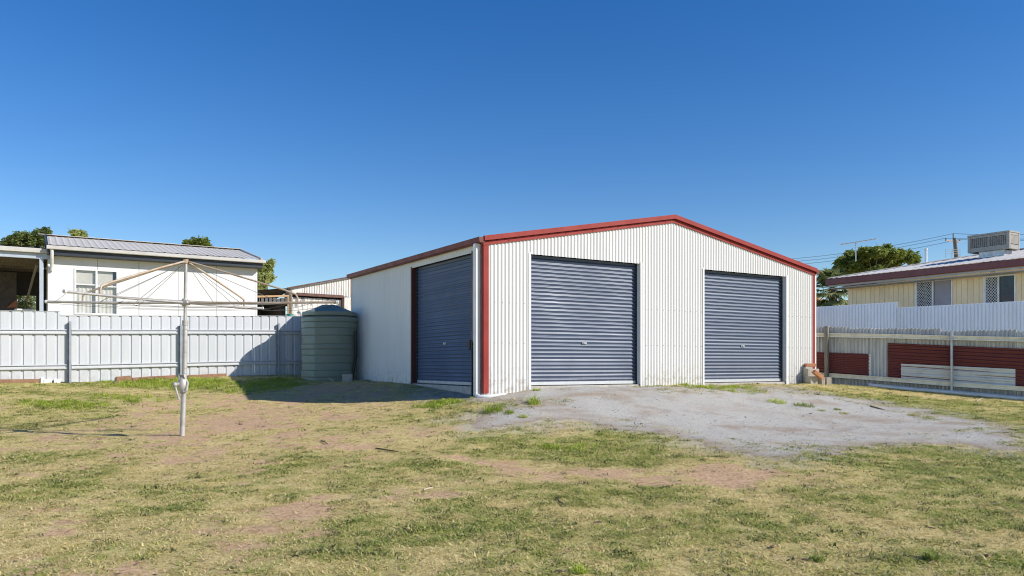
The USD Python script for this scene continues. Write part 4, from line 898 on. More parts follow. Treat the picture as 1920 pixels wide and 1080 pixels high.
mb = MB().strip(BQ.p(np.array([KB(462), KB(541)]), np.array([bz(462, 547), bz(541, 542)]) - 0.03, 0.3), BQ.p(np.array([KB(462), KB(541)]), np.array([bz(462, 547), bz(541, 542)]) - 0.5, -4.0)); mb.build('lean_to_lining', M['barn_dark'], barn)
mb = MB(); mb.beam(BQ.p(np.array(KB(465)), bz(465, 557), 0.12), BQ.p(np.array(KB(540)), bz(540, 555), 0.12), 0.06, 0.07); mb.beam(BQ.p(np.array(KB(538.5)), 1.0, 0.12), BQ.p(np.array(KB(538.5)), bz(538.5, 556.5), 0.12), 0.05, 0.05, up=(1, 0, 0)); mb.build('lean_to_frame', M['timber_tan'], barn)
mb = MB(); mb.beam(BQ.p(np.array(KB(543.5)), 1.0, 0.10), BQ.p(np.array(KB(543.5)), bz(543.5, 545), 0.10), 0.10, 0.10, up=(1, 0, 0)); mb.build('lean_to_post', M['post_timber'], barn)
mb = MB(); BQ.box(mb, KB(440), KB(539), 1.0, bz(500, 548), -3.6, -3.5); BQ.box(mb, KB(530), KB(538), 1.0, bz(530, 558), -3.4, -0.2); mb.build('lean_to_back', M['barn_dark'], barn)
wm = MB()
for u in np.linspace(486, 538, 22): wm.tube([BQ.p(np.array(KB(u)), bz(u, 568), 0.1), BQ.p(np.array(KB(u)), bz(u, 557), 0.1)], 0.005, 4, caps=False)
wm.build('wire_mesh', M['zinc'], barn)
PQ = Line(px3(560, 0, 21.5)[:2], E1)
mb = MB(); mb.tube([px3(564.5, 600, 20.6), px3(564.3, 590, 20.6), px3(563, 586, 20.6), px3(559.5, 584.5, 20.6), px3(557.5, 587, 20.6)], 0.022, 8); single(mb, 'bent_pipe', M['zinc'], 'bent grey pipe sticking up behind the fence beside the tank', 'pipe', smooth=40)
mb = MB(); c = np.array(px3(544, 592, 21.2)); mb.lathe([(0.0, -0.08), (0.07, -0.08), (0.085, 0.03), (0.095, 0.03), (0.095, 0.045), (0.0, 0.05)], c, 18); mb.tube([c + [-0.09, 0, 0.0], c + [-0.12, 0, 0.02], c + [-0.09, 0, 0.045]], 0.012, 6)
single(mb, 'teal_tub', M['teal'], 'small teal plastic tub just showing over the left fence', 'tub', smooth=40)

# ------------------------------------------------------------------ right side: low iron fence, sheets, high fence
KR = lambda u: float(RF.k(u)); rz = lambda u, v: float(RF.z(u, v))
low = thing('corrugated_iron_fence', 'low weathered corrugated iron fence with two rails on the right', 'fence', (*RF.q, 1.0))
tops = [(1500, 1525, 613), (1525, 1560, 612.8), (1560, 1590, 612.8), (1590, 1617, 615.8), (1617, 1642, 614.9), (1642, 1680, 616.2), (1680, 1723, 616.5), (1723, 1764, 616.3), (1764, 1806, 620.8), (1806, 1848, 620.0), (1848, 1890, 618.9), (1890, 1908, 619), (1908, 1960, 620.5), (1960, 2010, 621), (2010, 2060, 622)]
rng = np.random.default_rng(9)
for u0, u1, v in tops:
    a, b_ = KR(u0), KR(u1); ks = wave_ks(a, b_ + 0.01, 0.082, 8); o = 0.015 * np.cos(2 * np.pi * ks / 0.082) + rng.normal(0, 0.003)
    vb = np.interp((u0 + u1) / 2, [1500, 1570, 1650, 1780, 1919, 2060], [715, 720, 726, 737, 750, 766])
    mb = MB().strip(RF.p(ks, rz((u0 + u1) / 2, vb) - 0.12, o), RF.p(ks, rz((u0 + u1) / 2, v) + rng.normal(0, 0.006), o)); mb.build('iron_sheet', M['old_iron'], low, smooth=60)
segs = [(1500, 1553), (1555, 1785), (1786, 2060)]
rv = lambda u: (np.interp(u, [1500, 1560, 1680, 1760, 1920, 2060], [624, 624.8, 626.9, 629, 632.4, 635.5]), np.interp(u, [1500, 1560, 1710, 1785, 1920, 2060], [696.5, 699.6, 710.2, 716.2, 724.5, 734]))
for u0, u1 in segs:
    for w in (0, 1):
        us = np.linspace(u0, u1, 5); mb = MB()
        for i in range(4):
            for dz, dh, o0, o1 in ((-0.010, 0.02, 0.06, 0.125), (-0.048, 0.056, 0.058, 0.088), (-0.088, 0.024, 0.06, 0.125)):
                mb.beam(RF.p(np.array(KR(us[i])), rz(us[i], rv(us[i])[w]) + dz, (o0 + o1) / 2), RF.p(np.array(KR(us[i + 1])), rz(us[i + 1], rv(us[i + 1])[w]) + dz, (o0 + o1) / 2), o1 - o0, dh, chamfer=0.002)
        mb.build('rail', M['rail_cream'], low)
mb = MB(); RF.box(mb, KR(1549.5), KR(1556.5), rz(1554, 720) - 0.1, rz(1554, 612), 0.112, 0.23, 0.012); mb.build('timber_post', M['post_timber'], low, label='grey split timber fence post')
mb = MB(); RF.box(mb, KR(1783.5), KR(1787.3), rz(1785, 738) - 0.1, rz(1785, 620.5), 0.112, 0.17, 0.003); RF.box(mb, KR(1787.3), KR(1787.3) + 0.006, rz(1785, 738) - 0.1, rz(1785, 620.5), 0.06, 0.17); mb.build('steel_post', M['zinc'], low, label='thin galvanised steel fence post')
def loose_sheet(u0, u1, vt0, vt1, vb0, vb1, out, pitch, amp, m, name, label, trapz=False):
    mb = MB(); n = int((rz(u0, vt0) - rz(u0, vb0)) / pitch * 8)
    f = np.linspace(0, 1, n); H = rz(u0, vt0) - rz(u0, vb0)
    o = out + (amp * np.cos(2 * np.pi * f * H / pitch) if not trapz else amp * np.clip(2.2 * np.cos(2 * np.pi * f * H / pitch), -1, 1)) + 0.03 * (1 - f) * 0
    for ua, ub in ((u0, (u0 + u1) / 2), ((u0 + u1) / 2, u1)):
        g = lambda u: (u - u0) / (u1 - u0)
        za0 = rz(ua, vb0 + (vb1 - vb0) * g(ua)); za1 = rz(ua, vt0 + (vt1 - vt0) * g(ua)); zb0 = rz(ub, vb0 + (vb1 - vb0) * g(ub)); zb1 = rz(ub, vt0 + (vt1 - vt0) * g(ub))
        mb.strip(RF.p(np.full(n, KR(ua)), za0 + (za1 - za0) * f, o), RF.p(np.full(n, KR(ub)), zb0 + (zb1 - zb0) * f, o))
    return single(mb, name, m, label, 'sheet', smooth=50)
loose_sheet(1505, 1631, 659, 663.5, 699, 708, 0.030, 0.082, 0.0135, M['red_iron'], 'red_iron_sheet', 'shorter dark red iron sheet tucked behind the fence rail by the timber post')
mb = MB(); RF.box(mb, KR(1629.5), KR(1634), rz(1632, 706), rz(1632, 663.5), 0.025, 0.04, 0.002); single(mb, 'flashing_strip', M['grey_iron'], 'narrow grey metal strip standing at the end of the short red sheet', 'strip')
loose_sheet(1665.5, 2060, 643, 660, 709, 741, 0.030, 0.078, 0.0135, M['red_iron'], 'red_iron_sheet', 'long dark red iron sheet tucked behind the rails of the right fence')
loose_sheet(1690, 1904, 682, 692, 710, 724, 0.052, 0.115, 0.013, M['grey_iron'], 'grey_iron_sheet', 'weathered grey iron sheet leaning in front of the long red sheet', True)
pp = MB(); us = np.linspace(1632, 2040, 9); vv = np.interp(us, [1632, 1700, 1780, 1919, 2040], [721.5, 728.5, 734.5, 746.5, 757])
pts = [RF.p(np.array(KR(u)), rz(u, v), 0.20) for u, v in zip(us, vv)]
pp.tube(pts, 0.048, 14); single(pp, 'drain_pipe', M['pvc'], 'long white plastic pipe lying along the foot of the right fence', 'pipe', smooth=40)
HF = Line(px3(1554, 0, 22)[:2], (math.sin(math.radians(50)), -math.cos(math.radians(50)))); KF = lambda u: float(HF.k(u)); hz = lambda u, v: float(HF.z(u, v))
high = thing('high_steel_fence', 'tall pale blue-grey ribbed steel fence in front of the yellow house', 'fence', (*HF.q, 1.0))
HP, HC = 0.082, (0.55, 0.66, 0.84, 0.95)
hb = [KF(1500)]; k_ = KF(1683)
edges = sorted([k_ + i * 0.76 for i in range(-8, 9)]); edges = [e for e in edges if KF(1500) < e < KF(2060)]
edges = [KF(1500)] + edges + [KF(2060)]
tz = lambda k: np.where(k < k_ - 1e-6, np.interp(k, [KF(1527), KF(1683)], [hz(1527, 575.6), hz(1683, 566)]), np.interp(k, [KF(1684), KF(1920)], [hz(1684, 576.8), hz(1920, 564)]))
for a, b_ in zip(edges[:-1], edges[1:]):
    ks = trap_ks(a, b_ - 0.001, HP, HC); o = trap(ks, HP, HC, 0.014)
    mb = MB().strip(HF.p(ks, 0.9, o), HF.p(ks, tz(np.minimum(ks, b_ - 0.002)), o)); mb.build('sheet', M['high_fence'], high, smooth=20)
mb = MB(); HF.box(mb, KF(1526.5), KF(1528.5), 1.0, hz(1527, 570), 0.02, 0.06); mb.build('post', M['frame_white'], high)
mb = MB(); HF.box(mb, k_ - 0.012, k_ + 0.012, 1.0, hz(1683, 565.5), 0.002, 0.012); mb.build('edge_trim', M['frame_white'], high)

# ------------------------------------------------------------------ pile of bricks and blocks at the shed's far corner
def pz(u, v, y): return np.array(px3(u, v, y))
gy0 = 17.75
ra = math.atan2(E1[1], E1[0])
zg = lambda x, y: float(gz(x, y)) - 0.02
c = pz(1510.5, 719, 18.0); zb = zg(c[0], c[1])
block('concrete_block', (c[0] + 0.02, c[1] + 0.06, zb), (0.16, 0.19, 0.20), 0.15, M['block'], 'grey block at the bottom left of the brick pile, against the shed', 'block', hollow=False)
block('concrete_block', (c[0] + 0.03, c[1] + 0.05, zb + 0.20), (0.15, 0.19, 0.21), 0.22, M['block'], 'grey block standing on another block at the left of the brick pile', 'block')
c2 = pz(1525, 719, 17.72); zb2 = zg(c2[0], c2[1])
block('concrete_block', (c2[0] - 0.04, c2[1], zb2), (0.19, 0.19, 0.19), 0.25, M['block'], 'square faced concrete block at the front of the brick pile', 'block', hollow=False)
block('concrete_block', (c2[0] + 0.04, c2[1] + 0.24, zb2), (0.30, 0.19, 0.36), 0.25, M['block'], 'tall pale block at the back of the brick pile', 'block')
c3 = pz(1540.0, 719.5, 17.8); block('concrete_block', (c3[0], c3[1], zg(c3[0], c3[1])), (0.085, 0.19, 0.19), 0.1, M['block'], 'narrow concrete block upright in the middle of the brick pile', 'block')
c4 = pz(1551, 720.5, 17.85); block('concrete_block', (c4[0], c4[1], zg(c4[0], c4[1])), (0.115, 0.19, 0.19), 0.05, M['block'], 'separate concrete block at the right end of the brick pile', 'block')
c5 = pz(1519, 694.2, 18.02); block('brick', (c5[0], c5[1], zb + 0.412), (0.24, 0.115, 0.076), 0.12, M['brick'], 'orange brick lying on top of the brick pile', 'brick')
c6 = pz(1531.5, 703.5, 17.62); block('brick', (c6[0], c6[1], c6[2] - 0.02), (0.25, 0.115, 0.085), 0.1, M['brick'], 'orange brick sloping down across the brick pile', 'brick', tilt=0.62)

# ------------------------------------------------------------------ yellow house
YQ = Line(px3(1590, 0, 26.5)[:2], -E2); KY = lambda u: float(YQ.k(u)); yz = lambda u, v: float(YQ.z(u, v))
yh = thing('yellow_house', 'pale yellow panel-clad house with maroon fascia and low grey roof', 'house', (*YQ.q, 1.2))
ky0, ky1 = 0.0, KY(1990)
yw = [(KY(1716.3), KY(1750.8), KY(1786.4), yz(1716, 528.3), 0), (KY(1844.4), KY(1874), KY(1904.9), yz(1844, 518.6), 1)]
ZY = 4.17
us = [1590, 1595.5, 1602.6]; kk_ = [ky0]; p_ = 0.166
while kk_[-1] < ky1: kk_.append(kk_[-1] + p_)
for a, b_ in zip(kk_[:-1], kk_[1:]):
    mb = MB(); a2, b2 = a + 0.004, b_ - 0.004
    cuts = [(a2, b2, 1.0, ZY)]
    for w0, wm_, w1, wt, _ in yw:
        if a2 < w1 and b2 > w0:
            c0, c1 = max(a2, w0), min(b2, w1); cuts = [(c0, c1, 1.0, wt - 1.15), (c0, c1, wt, ZY)]
            if c0 - a2 > 0.004: cuts.append((a2, c0, 1.0, ZY))
            if b2 - c1 > 0.004: cuts.append((c1, b2, 1.0, ZY))
    for q0, q1, z0, z1 in cuts: YQ.box(mb, q0, q1, z0, z1, -0.03, 0.0)
    mb.build('wall_board', M['yellow_wall'], yh)
mb = MB(); YQ.box(mb, ky0, ky1, 1.0, ZY, -0.06, -0.032); mb.build('wall_backing', M['dark_timber'], yh)
mb = MB(); YQ.box(mb, ky0, ky0 + 0.05, 1.0, ZY, -8.0, -0.062); mb.build('end_wall', M['yellow_wall'], yh)
for w0, wm_, w1, wt, i in yw:
    zb_ = wt - 1.15; mb = MB(); fr = 0.04
    for q in ((w0, w0 + fr, zb_, wt), (w1 - fr, w1, zb_, wt), (w0 + fr, w1 - fr, wt - fr, wt), (w0 + fr, w1 - fr, zb_, zb_ + fr)): YQ.box(mb, *q, -0.028, 0.025, 0.004)
    wd = mb.build('window', M['frame_white'], yh)
    mb = MB(); YQ.box(mb, w0 + fr, w1 - fr, zb_ + fr, wt - fr, -0.031, -0.022); mb.build('pane', M['window_dark'], wd)
    mb = MB(); YQ.box(mb, wm_ + 0.01, w1 - fr, zb_ + fr + (0.25 if i else 0), wt - fr, -0.021, -0.012); mb.build('blind' if i == 0 else 'pane', M['curtain_mauve'] if i == 0 else M['window_dark'], wd)
    mb = MB(); YQ.box(mb, wm_ - 0.045, wm_ + 0.0, zb_ + fr, wt - fr, -0.02, 0.03, 0.004); YQ.box(mb, w0 + fr, w0 + fr + 0.03, zb_ + fr, wt - fr, -0.01, 0.03, 0.004)
    # diagonal security mesh over the left sash
    ga, gb_, gz0, gz1 = w0 + fr + 0.03, wm_ - 0.045, zb_ + fr, wt - fr; sp = 0.085
    for s_ in (1, -1):
        for cc in np.arange(-3, 3, sp):
            pts = []
            for kx in (ga, gb_):
                zz = gz0 + (kx - ga) * s_ * 1.15 + cc + (0 if s_ > 0 else 1.0); pts.append((kx, zz))
            (xa, za1), (xb, zb1) = pts
            t0, t1 = sorted(((gz0 - za1) / (zb1 - za1), (gz1 - za1) / (zb1 - za1))); t0, t1 = max(0, t0), min(1, t1)
            if t1 - t0 > 0.02:
                mb.tube([YQ.p(np.array(xa + (xb - xa) * t), za1 + (zb1 - za1) * t, 0.018) for t in (t0, t1)], 0.0075, 4, caps=False)
    mb.build('security_grille', M['grille'], wd)
mb = MB()
vk0, vk1, vz0, vz1 = KY(1857.3), KY(1866.8), yz(1862, 512.6), yz(1862, 503.6)
for i in range(4):
    for j in range(3): YQ.box(mb, vk0 + (vk1 - vk0) * (j + 0.12) / 3, vk0 + (vk1 - vk0) * (j + 0.88) / 3, vz0 + (vz1 - vz0) * (i + 0.15) / 4, vz0 + (vz1 - vz0) * (i + 0.8) / 4, 0.001, 0.01)
mb.build('wall_vent', M['soffit'], yh)
YO = 0.55; kc0 = float(Line(YQ.p(np.array(0.0), 0, YO + 0.1)[:2], -E2).k(1547.5)) + 0.06
# eave line: corner seen at u = 1547
zf0, zf1 = ZY + 0.12, ZY + 0.34
mb = MB(); YQ.box(mb, kc0, ky1, ZY, ZY + 0.02, -0.02, YO - 0.01); mb.build('soffit', M['soffit'], yh)
mb = MB(); YQ.box(mb, kc0 - 0.02, ky1, zf0 - 0.07, zf0 - 0.002, YO - 0.012, YO + 0.01, 0.003); mb.build('fascia', M['soffit'], yh)
mb = MB(); YQ.box(mb, kc0 - 0.06, ky1, zf0, zf1 - 0.02, YO - 0.01, YO + 0.10, 0.014); YQ.box(mb, kc0 - 0.06, kc0 + 0.05, zf0, zf1 - 0.02, -8.2, YO - 0.012, 0.014); mb.build('gutter', M['fascia_maroon'], yh)
RBK, ZRY = 3.55, 5.30
e0, e1_, ridge0 = YQ.p(np.array(kc0), zf1, YO + 0.03), YQ.p(np.array(ky1), zf1, YO + 0.03), YQ.p(np.array(kc0 + 3.1), ZRY, -RBK)
ridge1 = YQ.p(np.array(ky1), ZRY, -RBK); eb0 = YQ.p(np.array(kc0), zf1, -8.2); eb1 = YQ.p(np.array(ky1), zf1, -8.2)
rp = MB(); nrib = 46   # ribbed front slope cut by the hip
ks = np.linspace(kc0, ky1, nrib * 6); fr_ = np.clip((ks - kc0) / 3.1, 0, 1); wv = 0.014 * np.maximum(0, np.cos(2 * np.pi * ks / 0.19)) ** 3
lo = YQ.p(ks, zf1 + wv, YO + 0.03); hi = lo + (YQ.p(ks, ZRY + wv, -RBK) - lo) * fr_[:, None]
rp.strip(lo, hi).build('roof_slope', M['yroof'], yh, smooth=30)
MB().add([e0, ridge0, eb0], [[0, 1, 2]]).build('hip_slope', M['yroof'], yh)
MB().add([ridge0, ridge1, eb1, eb0], [[0, 1, 2, 3]]).build('rear_slope', M['yroof'], yh)
mb = MB(); mb.beam(ridge0 + UP * 0.02, ridge1 + UP * 0.02, 0.24, 0.03); mb.beam(e0 + UP * 0.02, ridge0 + UP * 0.02, 0.2, 0.03); mb.build('ridge_cap', M['yroof'], yh)
c = np.array(px3(1736, 487, 27.5)); mb = MB().tube([c - UP * 0.4, c + UP * (20 / FOC * 27.5)], 0.045, 10); mb.tube([c + UP * (18 / FOC * 27.5), c + UP * (21 / FOC * 27.5)], 0.06, 10); single(mb, 'vent_pipe', M['white_paint'], 'short white vent pipe standing on the yellow house roof', 'pipe', smooth=40)

# evaporative cooler on the roof
AY = 23.4; cc = np.array(px3(1892.5, 465.5, AY))
cool = thing('evaporative_cooler', 'beige box cooler with louvred sides on the yellow house roof', 'air cooler', cc)
A1, A2 = np.array([*E2, 0]), np.array([*E1, 0])      # along the left face, along the right face
Wd, Wr, Hh = 1.23, 0.62, 0.545
cb = MB().frame(cc, A1, A2, UP, (0.03, 0.03, 0.03), (Wd - 0.03, Wr - 0.03, Hh - 0.03)); cb.build('pad_core', M['cooler_dark'], cool)
cs_ = MB()
for a, b_, c_ in (((0, 0, 0), (0.09, 0.09, Hh - 0.052), 0), ((Wd - 0.09, 0, 0), (Wd, 0.09, Hh - 0.052), 0), ((0, Wr - 0.07, 0), (0.09, Wr, Hh - 0.052), 0), ((Wd - 0.09, Wr - 0.07, 0), (Wd, Wr, Hh - 0.052), 0), ((-0.008, -0.008, Hh - 0.05), (Wd + 0.008, Wr + 0.008, Hh), 0), ((0.092, 0.0, 0.0), (Wd - 0.092, Wr, 0.14), 0), ((0.0, 0.092, 0.0), (Wd, Wr - 0.072, 0.138), 0), ((0.092, 0.006, Hh - 0.12), (Wd - 0.092, 0.05, Hh - 0.053), 0), ((0.006, 0.092, Hh - 0.12), (0.05, Wr - 0.072, Hh - 0.053), 0), ((Wd / 2 - 0.02, 0.004, 0.142), (Wd / 2 + 0.02, 0.05, Hh - 0.122), 0)):
    cs_.frame(cc, A1, A2, UP, a, b_, 0.006)
cs_.build('casing', M['cooler'], cool)
lv = MB()
for i in range(8):
    z = 0.16 + i * (Hh - 0.30) / 7.5; lv.frame(cc, A1, A2, UP, (0.092, 0.008, z), (Wd - 0.092, 0.03, z + 0.012))
for k in range(17): lv.frame(cc, A1, A2, UP, (0.14 + k * 0.06, 0.006, 0.145), (0.152 + k * 0.06, 0.028, Hh - 0.125))
lv.build('louvres', M['cooler'], cool)
l2 = MB()
for i in range(8):
    z = 0.16 + i * (Hh - 0.30) / 7.5; l2.frame(cc, A1, A2, UP, (0.005, 0.092, z), (0.03, Wr - 0.072, z + 0.026))
l2.build('louvres', M['cooler'], cool)
MB().frame(cc, A1, A2, UP, (0.18, 0.08, -0.35), (Wd - 0.3, Wr - 0.1, -0.002)).build('roof_duct', M['zinc'], cool)

# brown roofed corner glimpsed left of the palm
nb = thing('brown_house', 'brown eave of a neighbouring house glimpsed beside the fan palm', 'house', px3(1530, 600, 36))
NQ = Line(px3(1530, 0, 36)[:2], E1); nz = lambda u, v: float(NQ.z(u, v)); kn = lambda u: float(NQ.k(u))
mb = MB(); NQ.box(mb, kn(1480), kn(1541), 1.0, nz(1530, 570), -4, 0); mb.build('wall', M['brown_roof'], nb)
mb = MB(); mb.beam(NQ.p(np.array(kn(1545)), nz(1545, 570), 0.15), NQ.p(np.array(kn(1500)), nz(1500, 548), 0.15), 0.3, 0.1); mb.build('eave', M['timber_tan'], nb)
mb = MB().strip(NQ.p(np.array([kn(1545), kn(1500)]), np.array([nz(1545, 568.5), nz(1500, 546.5)]), 0.3), NQ.p(np.array([kn(1545), kn(1500)]), np.array([nz(1545, 568.5), nz(1500, 546.5)]) + 0.15, -4)); mb.build('roof', M['brown_roof'], nb)

# ------------------------------------------------------------------ antennas, power pole, wires
def antenna(c, label, boom, elems, mast_h, seed):
    t = thing('television_antenna', label, 'antenna', c); c = np.array(c, float)
    MB().tube([c, c + UP * mast_h], 0.03, 6).build('mast', M['zinc'], t)
    mb = MB(); top = c + UP * mast_h
    a, b_ = top + np.array(boom[0]), top + np.array(boom[1]); mb.tube([a, b_], 0.022, 6); d = (b_ - a) / np.linalg.norm(b_ - a); s = np.cross(d, UP); s /= np.linalg.norm(s)
    for i, (f_, l_, vert) in enumerate(elems):
        m = a + (b_ - a) * f_; e = UP if vert else s
        mb.tube([m - e * l_, m + e * l_], 0.012, 5)
    mb.build('boom', M['aluminium'], t); return t
antenna(px3(1604.5, 490, 40), 'white television antenna with long boom above the spreading tree', ((-0.62, 0.4, -0.08), (0.85, -0.5, 0.08)), [(0, .55, 0), (.1, .5, 0), (.22, .45, 0), (.35, .4, 0), (.5, .35, 0), (.62, .3, 0), (.75, .3, 0), (.88, .25, 0), (1, .25, 0), (.05, .12, 1)], 1.0, 1)
t = thing('television_antenna', 'thin ladder-like antenna on the ridge of the yellow house beside the power pole', 'antenna', px3(1785, 488, 33)); mb = MB()
for u in (1773.5, 1785.3, 1800): mb.tube([px3(u, 483, 33), px3(u, 467, 33)], 0.011, 5)
for v in (467.5, 471.5, 476): mb.tube([px3(1773.5, v, 33), px3(1800, v, 33)], 0.011, 5)
mb.build('elements', M['zinc'], t); mb = MB().tube([px3(1785.3, 500, 33), px3(1785.3, 474, 33)], 0.02, 6); mb.build('mast', M['zinc'], t)
PY = 62.0
pole = thing('power_pole', 'dark timber power pole with pale crossarm behind the yellow house', 'power pole', (*px3(1793, 0, PY)[:2], 1.0))
MB().tube([px3(1794.5, 683, PY), px3(1793, 480, PY), px3(1790, 450, PY), px3(1789, 446, PY)], [0.19, 0.16, 0.13, 0.12], 10).build('pole', M['pole_wood'], pole, smooth=40)
MB().beam(px3(1773.5, 451.0, PY), px3(1802, 453.5, PY), 0.12, 0.11).build('crossarm', M['insulator'], pole)
ins = {}
for i, (u, v) in enumerate(((1773.5, 446.5), (1799.5, 449), (1787.3, 438))):
    p = np.array(px3(u, v, PY)); MB().tube([p - UP * (0.22 if i < 2 else 0.45), p], [0.04, 0.05], 8).build('insulator', M['pole_wood'], pole)
wires = [((1787.3, 438), (1320, 490), (2050, 436), 'topmost power line leading to the pole'), ((1773.5, 446.5), (1320, 494.5), (2050, 444), 'middle power line leading to the pole'), ((1799.5, 449), (1320, 501), (2050, 446.5), 'lowest power line leading to the pole')]
for (u, v), (ul, vl), (ur, vr), lab in wires:
    a, m, b_ = np.array(px3(ul, vl, 80)), np.array(px3(u, v, PY)), np.array(px3(ur, vr, 50))
    pts = [a * (1 - t) + m * t - UP * 0.7 * 4 * t * (1 - t) for t in np.linspace(0, 1, 14)] + [m * (1 - t) + b_ * t - UP * 0.12 * 4 * t * (1 - t) for t in np.linspace(0.1, 1, 8)]
    single(MB().tube(pts, 0.017, 5, caps=False), 'power_line', M['wire'], lab, 'wire')

# ------------------------------------------------------------------ grass
protos = {}
def blades(rng, n, rad, h, w, lean, mb=None):
    mb = mb or MB()
    a = rng.uniform(0, 2 * np.pi, n); r = rad * np.sqrt(rng.uniform(0, 1, n)); b = np.stack([r * np.cos(a), r * np.sin(a), np.full(n, -0.006)], 1)
    d = rng.uniform(0, 2 * np.pi, n); hh = h * rng.uniform(0.5, 1.25, n); ln_ = lean * rng.uniform(0.3, 1.6, n)
    dirv = np.stack([np.cos(d), np.sin(d), np.zeros(n)], 1); side = np.stack([-np.sin(d), np.cos(d), np.zeros(n)], 1) * (w * rng.uniform(0.7, 1.3, n))[:, None] / 2
    m = b + dirv * (ln_ * 0.35)[:, None] * hh[:, None] + UP * (hh * 0.6)[:, None]; t = b + dirv * ln_[:, None] * hh[:, None] + UP * (hh * rng.uniform(0.55, 1.0, n))[:, None]
    v = np.stack([b - side, b + side, m + side * 0.8, m - side * 0.8, t], 1).reshape(-1, 3); i = np.arange(n)[:, None] * 5
    f = np.vstack([i + [0, 1, 2], i + [0, 2, 3], i + [3, 2, 4]])
    return mb.add(v, f)
inst = UsdGeom.PointInstancer.Define(stage, path_for('grass'))
tag(inst.GetPrim(), 'short patchy green and straw-coloured grass over the yard', 'grass', kind='stuff')
prng = np.random.default_rng(5); targets = []; kinds = []
for kind, m, spec in (('green', 'grass_green', (15, 0.07, 0.023, 0.0075, 1.7)), ('olive', 'grass_olive', (14, 0.075, 0.022, 0.0070, 1.9)), ('dry', 'grass_dry', (12, 0.08, 0.020, 0.0065, 2.4)), ('lush', 'grass_lush', (20, 0.065, 0.048, 0.0075, 1.0)), ('dark', 'grass_dark', (14, 0.05, 0.028, 0.0070, 1.2))):
    for j in range(3):
        p = f'{inst.GetPath()}/{kind}_tuft' + (f'_{j:03d}' if j else '')
        mb = blades(prng, *spec); usdkit.mesh(stage, p, (np.vstack(mb.v), np.vstack(mb.f)), M[m]); targets.append(p); kinds.append(kind)
inst.CreatePrototypesRel().SetTargets([Sdf.Path(p) for p in targets])
# candidate points, thinner with distance, inside the picture and a little beyond it
pts = []
for y0, y1, dens in ((3.8, 7, 430), (7, 10, 330), (10, 14, 230), (14, 21, 150)):
    n = int(dens * (y1 - y0) * 1.5 * y1); y = prng.uniform(y0, y1, n); x = prng.uniform(-0.75, 0.75, n) * y1
    k = np.abs(x) < 0.72 * y + 0.6; pts.append(np.stack([x[k], y[k]], 1))
pts = np.vstack(pts)
tt, ss = (pts - P0) @ E1, (pts - P0) @ E2
inside = (tt > -0.06) & (tt < WID + 0.06) & (ss > -0.06) & (ss < LEN + 0.1)
beyond = ((pts - LF.q) @ LF.n < 0.03) | ((pts - RF.q) @ RF.n < 0.03)
tankin = np.linalg.norm(pts - TC, axis=1) < 0.67
pts = pts[~(inside | beyond | tankin)]
sdv = gravel_sd(pts[:, 0], pts[:, 1]); g_, b__, s_v = lawn(pts[:, 0], pts[:, 1]); lushf = field(blobs([(330, 720, 130, 9, 1), (120, 758, 90, 8, .8), (250, 748, 80, 6, .7), (500, 722, 60, 14, .8), (830, 756, 40, 6, 1), (1355, 728, 60, 4, .8), (1060, 838, 90, 10, .35)]), pts[:, 0], pts[:, 1])
u_ = prng.random(len(pts)); u2 = prng.random(len(pts))
keep = ((sdv < 0) | (prng.random(len(pts)) < 0.6 * np.exp(-np.maximum(sdv, 0) / 0.2))) & (u_ < 1.05 - 0.93 * np.clip(b__ * 1.7, 0, 1))
patch = meshkit.fbm(np.stack([pts[:, 0] * 1.3, pts[:, 1] * 2.6, 0 * pts[:, 0] + 4], 1), 4, 77)
keep |= (sdv > 0) & (sdv < 0.9) & (patch > 0.60 - 0.02 * np.clip(pts[:, 0] - 3, 0, 4)) & (prng.random(len(pts)) < 0.75)
gp = np.clip((g_ - 0.2) * 1.35, 0, 1)
kind_ix = np.where(u2 < gp * 0.62, 0, np.where(u2 < gp * 0.62 + 0.25, 1, 2)); kind_ix = np.where(prng.random(len(pts)) < 0.04 + 0.05 * gp, 4, kind_ix)
kind_ix = np.where((lushf > 0.25) & (prng.random(len(pts)) < lushf * 0.8), 3, kind_ix)
pts, kind_ix, gk = pts[keep], kind_ix[keep], g_[keep]
proto = kind_ix * 3 + prng.integers(0, 3, len(pts))
z = gz(pts[:, 0], pts[:, 1])
inst.CreateProtoIndicesAttr(Vt.IntArray.FromNumpy(proto.astype(np.int32)))
inst.CreatePositionsAttr(Vt.Vec3fArray.FromNumpy(np.stack([pts[:, 0], pts[:, 1], z], 1).astype(np.float32)))
th = prng.uniform(0, 2 * np.pi, len(pts))
inst.CreateOrientationsAttr(Vt.QuathArray([Gf.Quath(float(math.cos(a / 2)), 0, 0, float(math.sin(a / 2))) for a in th]))
scl = prng.uniform(0.7, 1.3, len(pts)) * (0.85 + 0.35 * gk) * (1 + 0.02 * np.clip(pts[:, 1] - 6, 0, 10))
inst.CreateScalesAttr(Vt.Vec3fArray.FromNumpy(np.stack([scl, scl, scl * prng.uniform(0.8, 1.2, len(pts))], 1).astype(np.float32)))
print('grass tufts', len(pts))

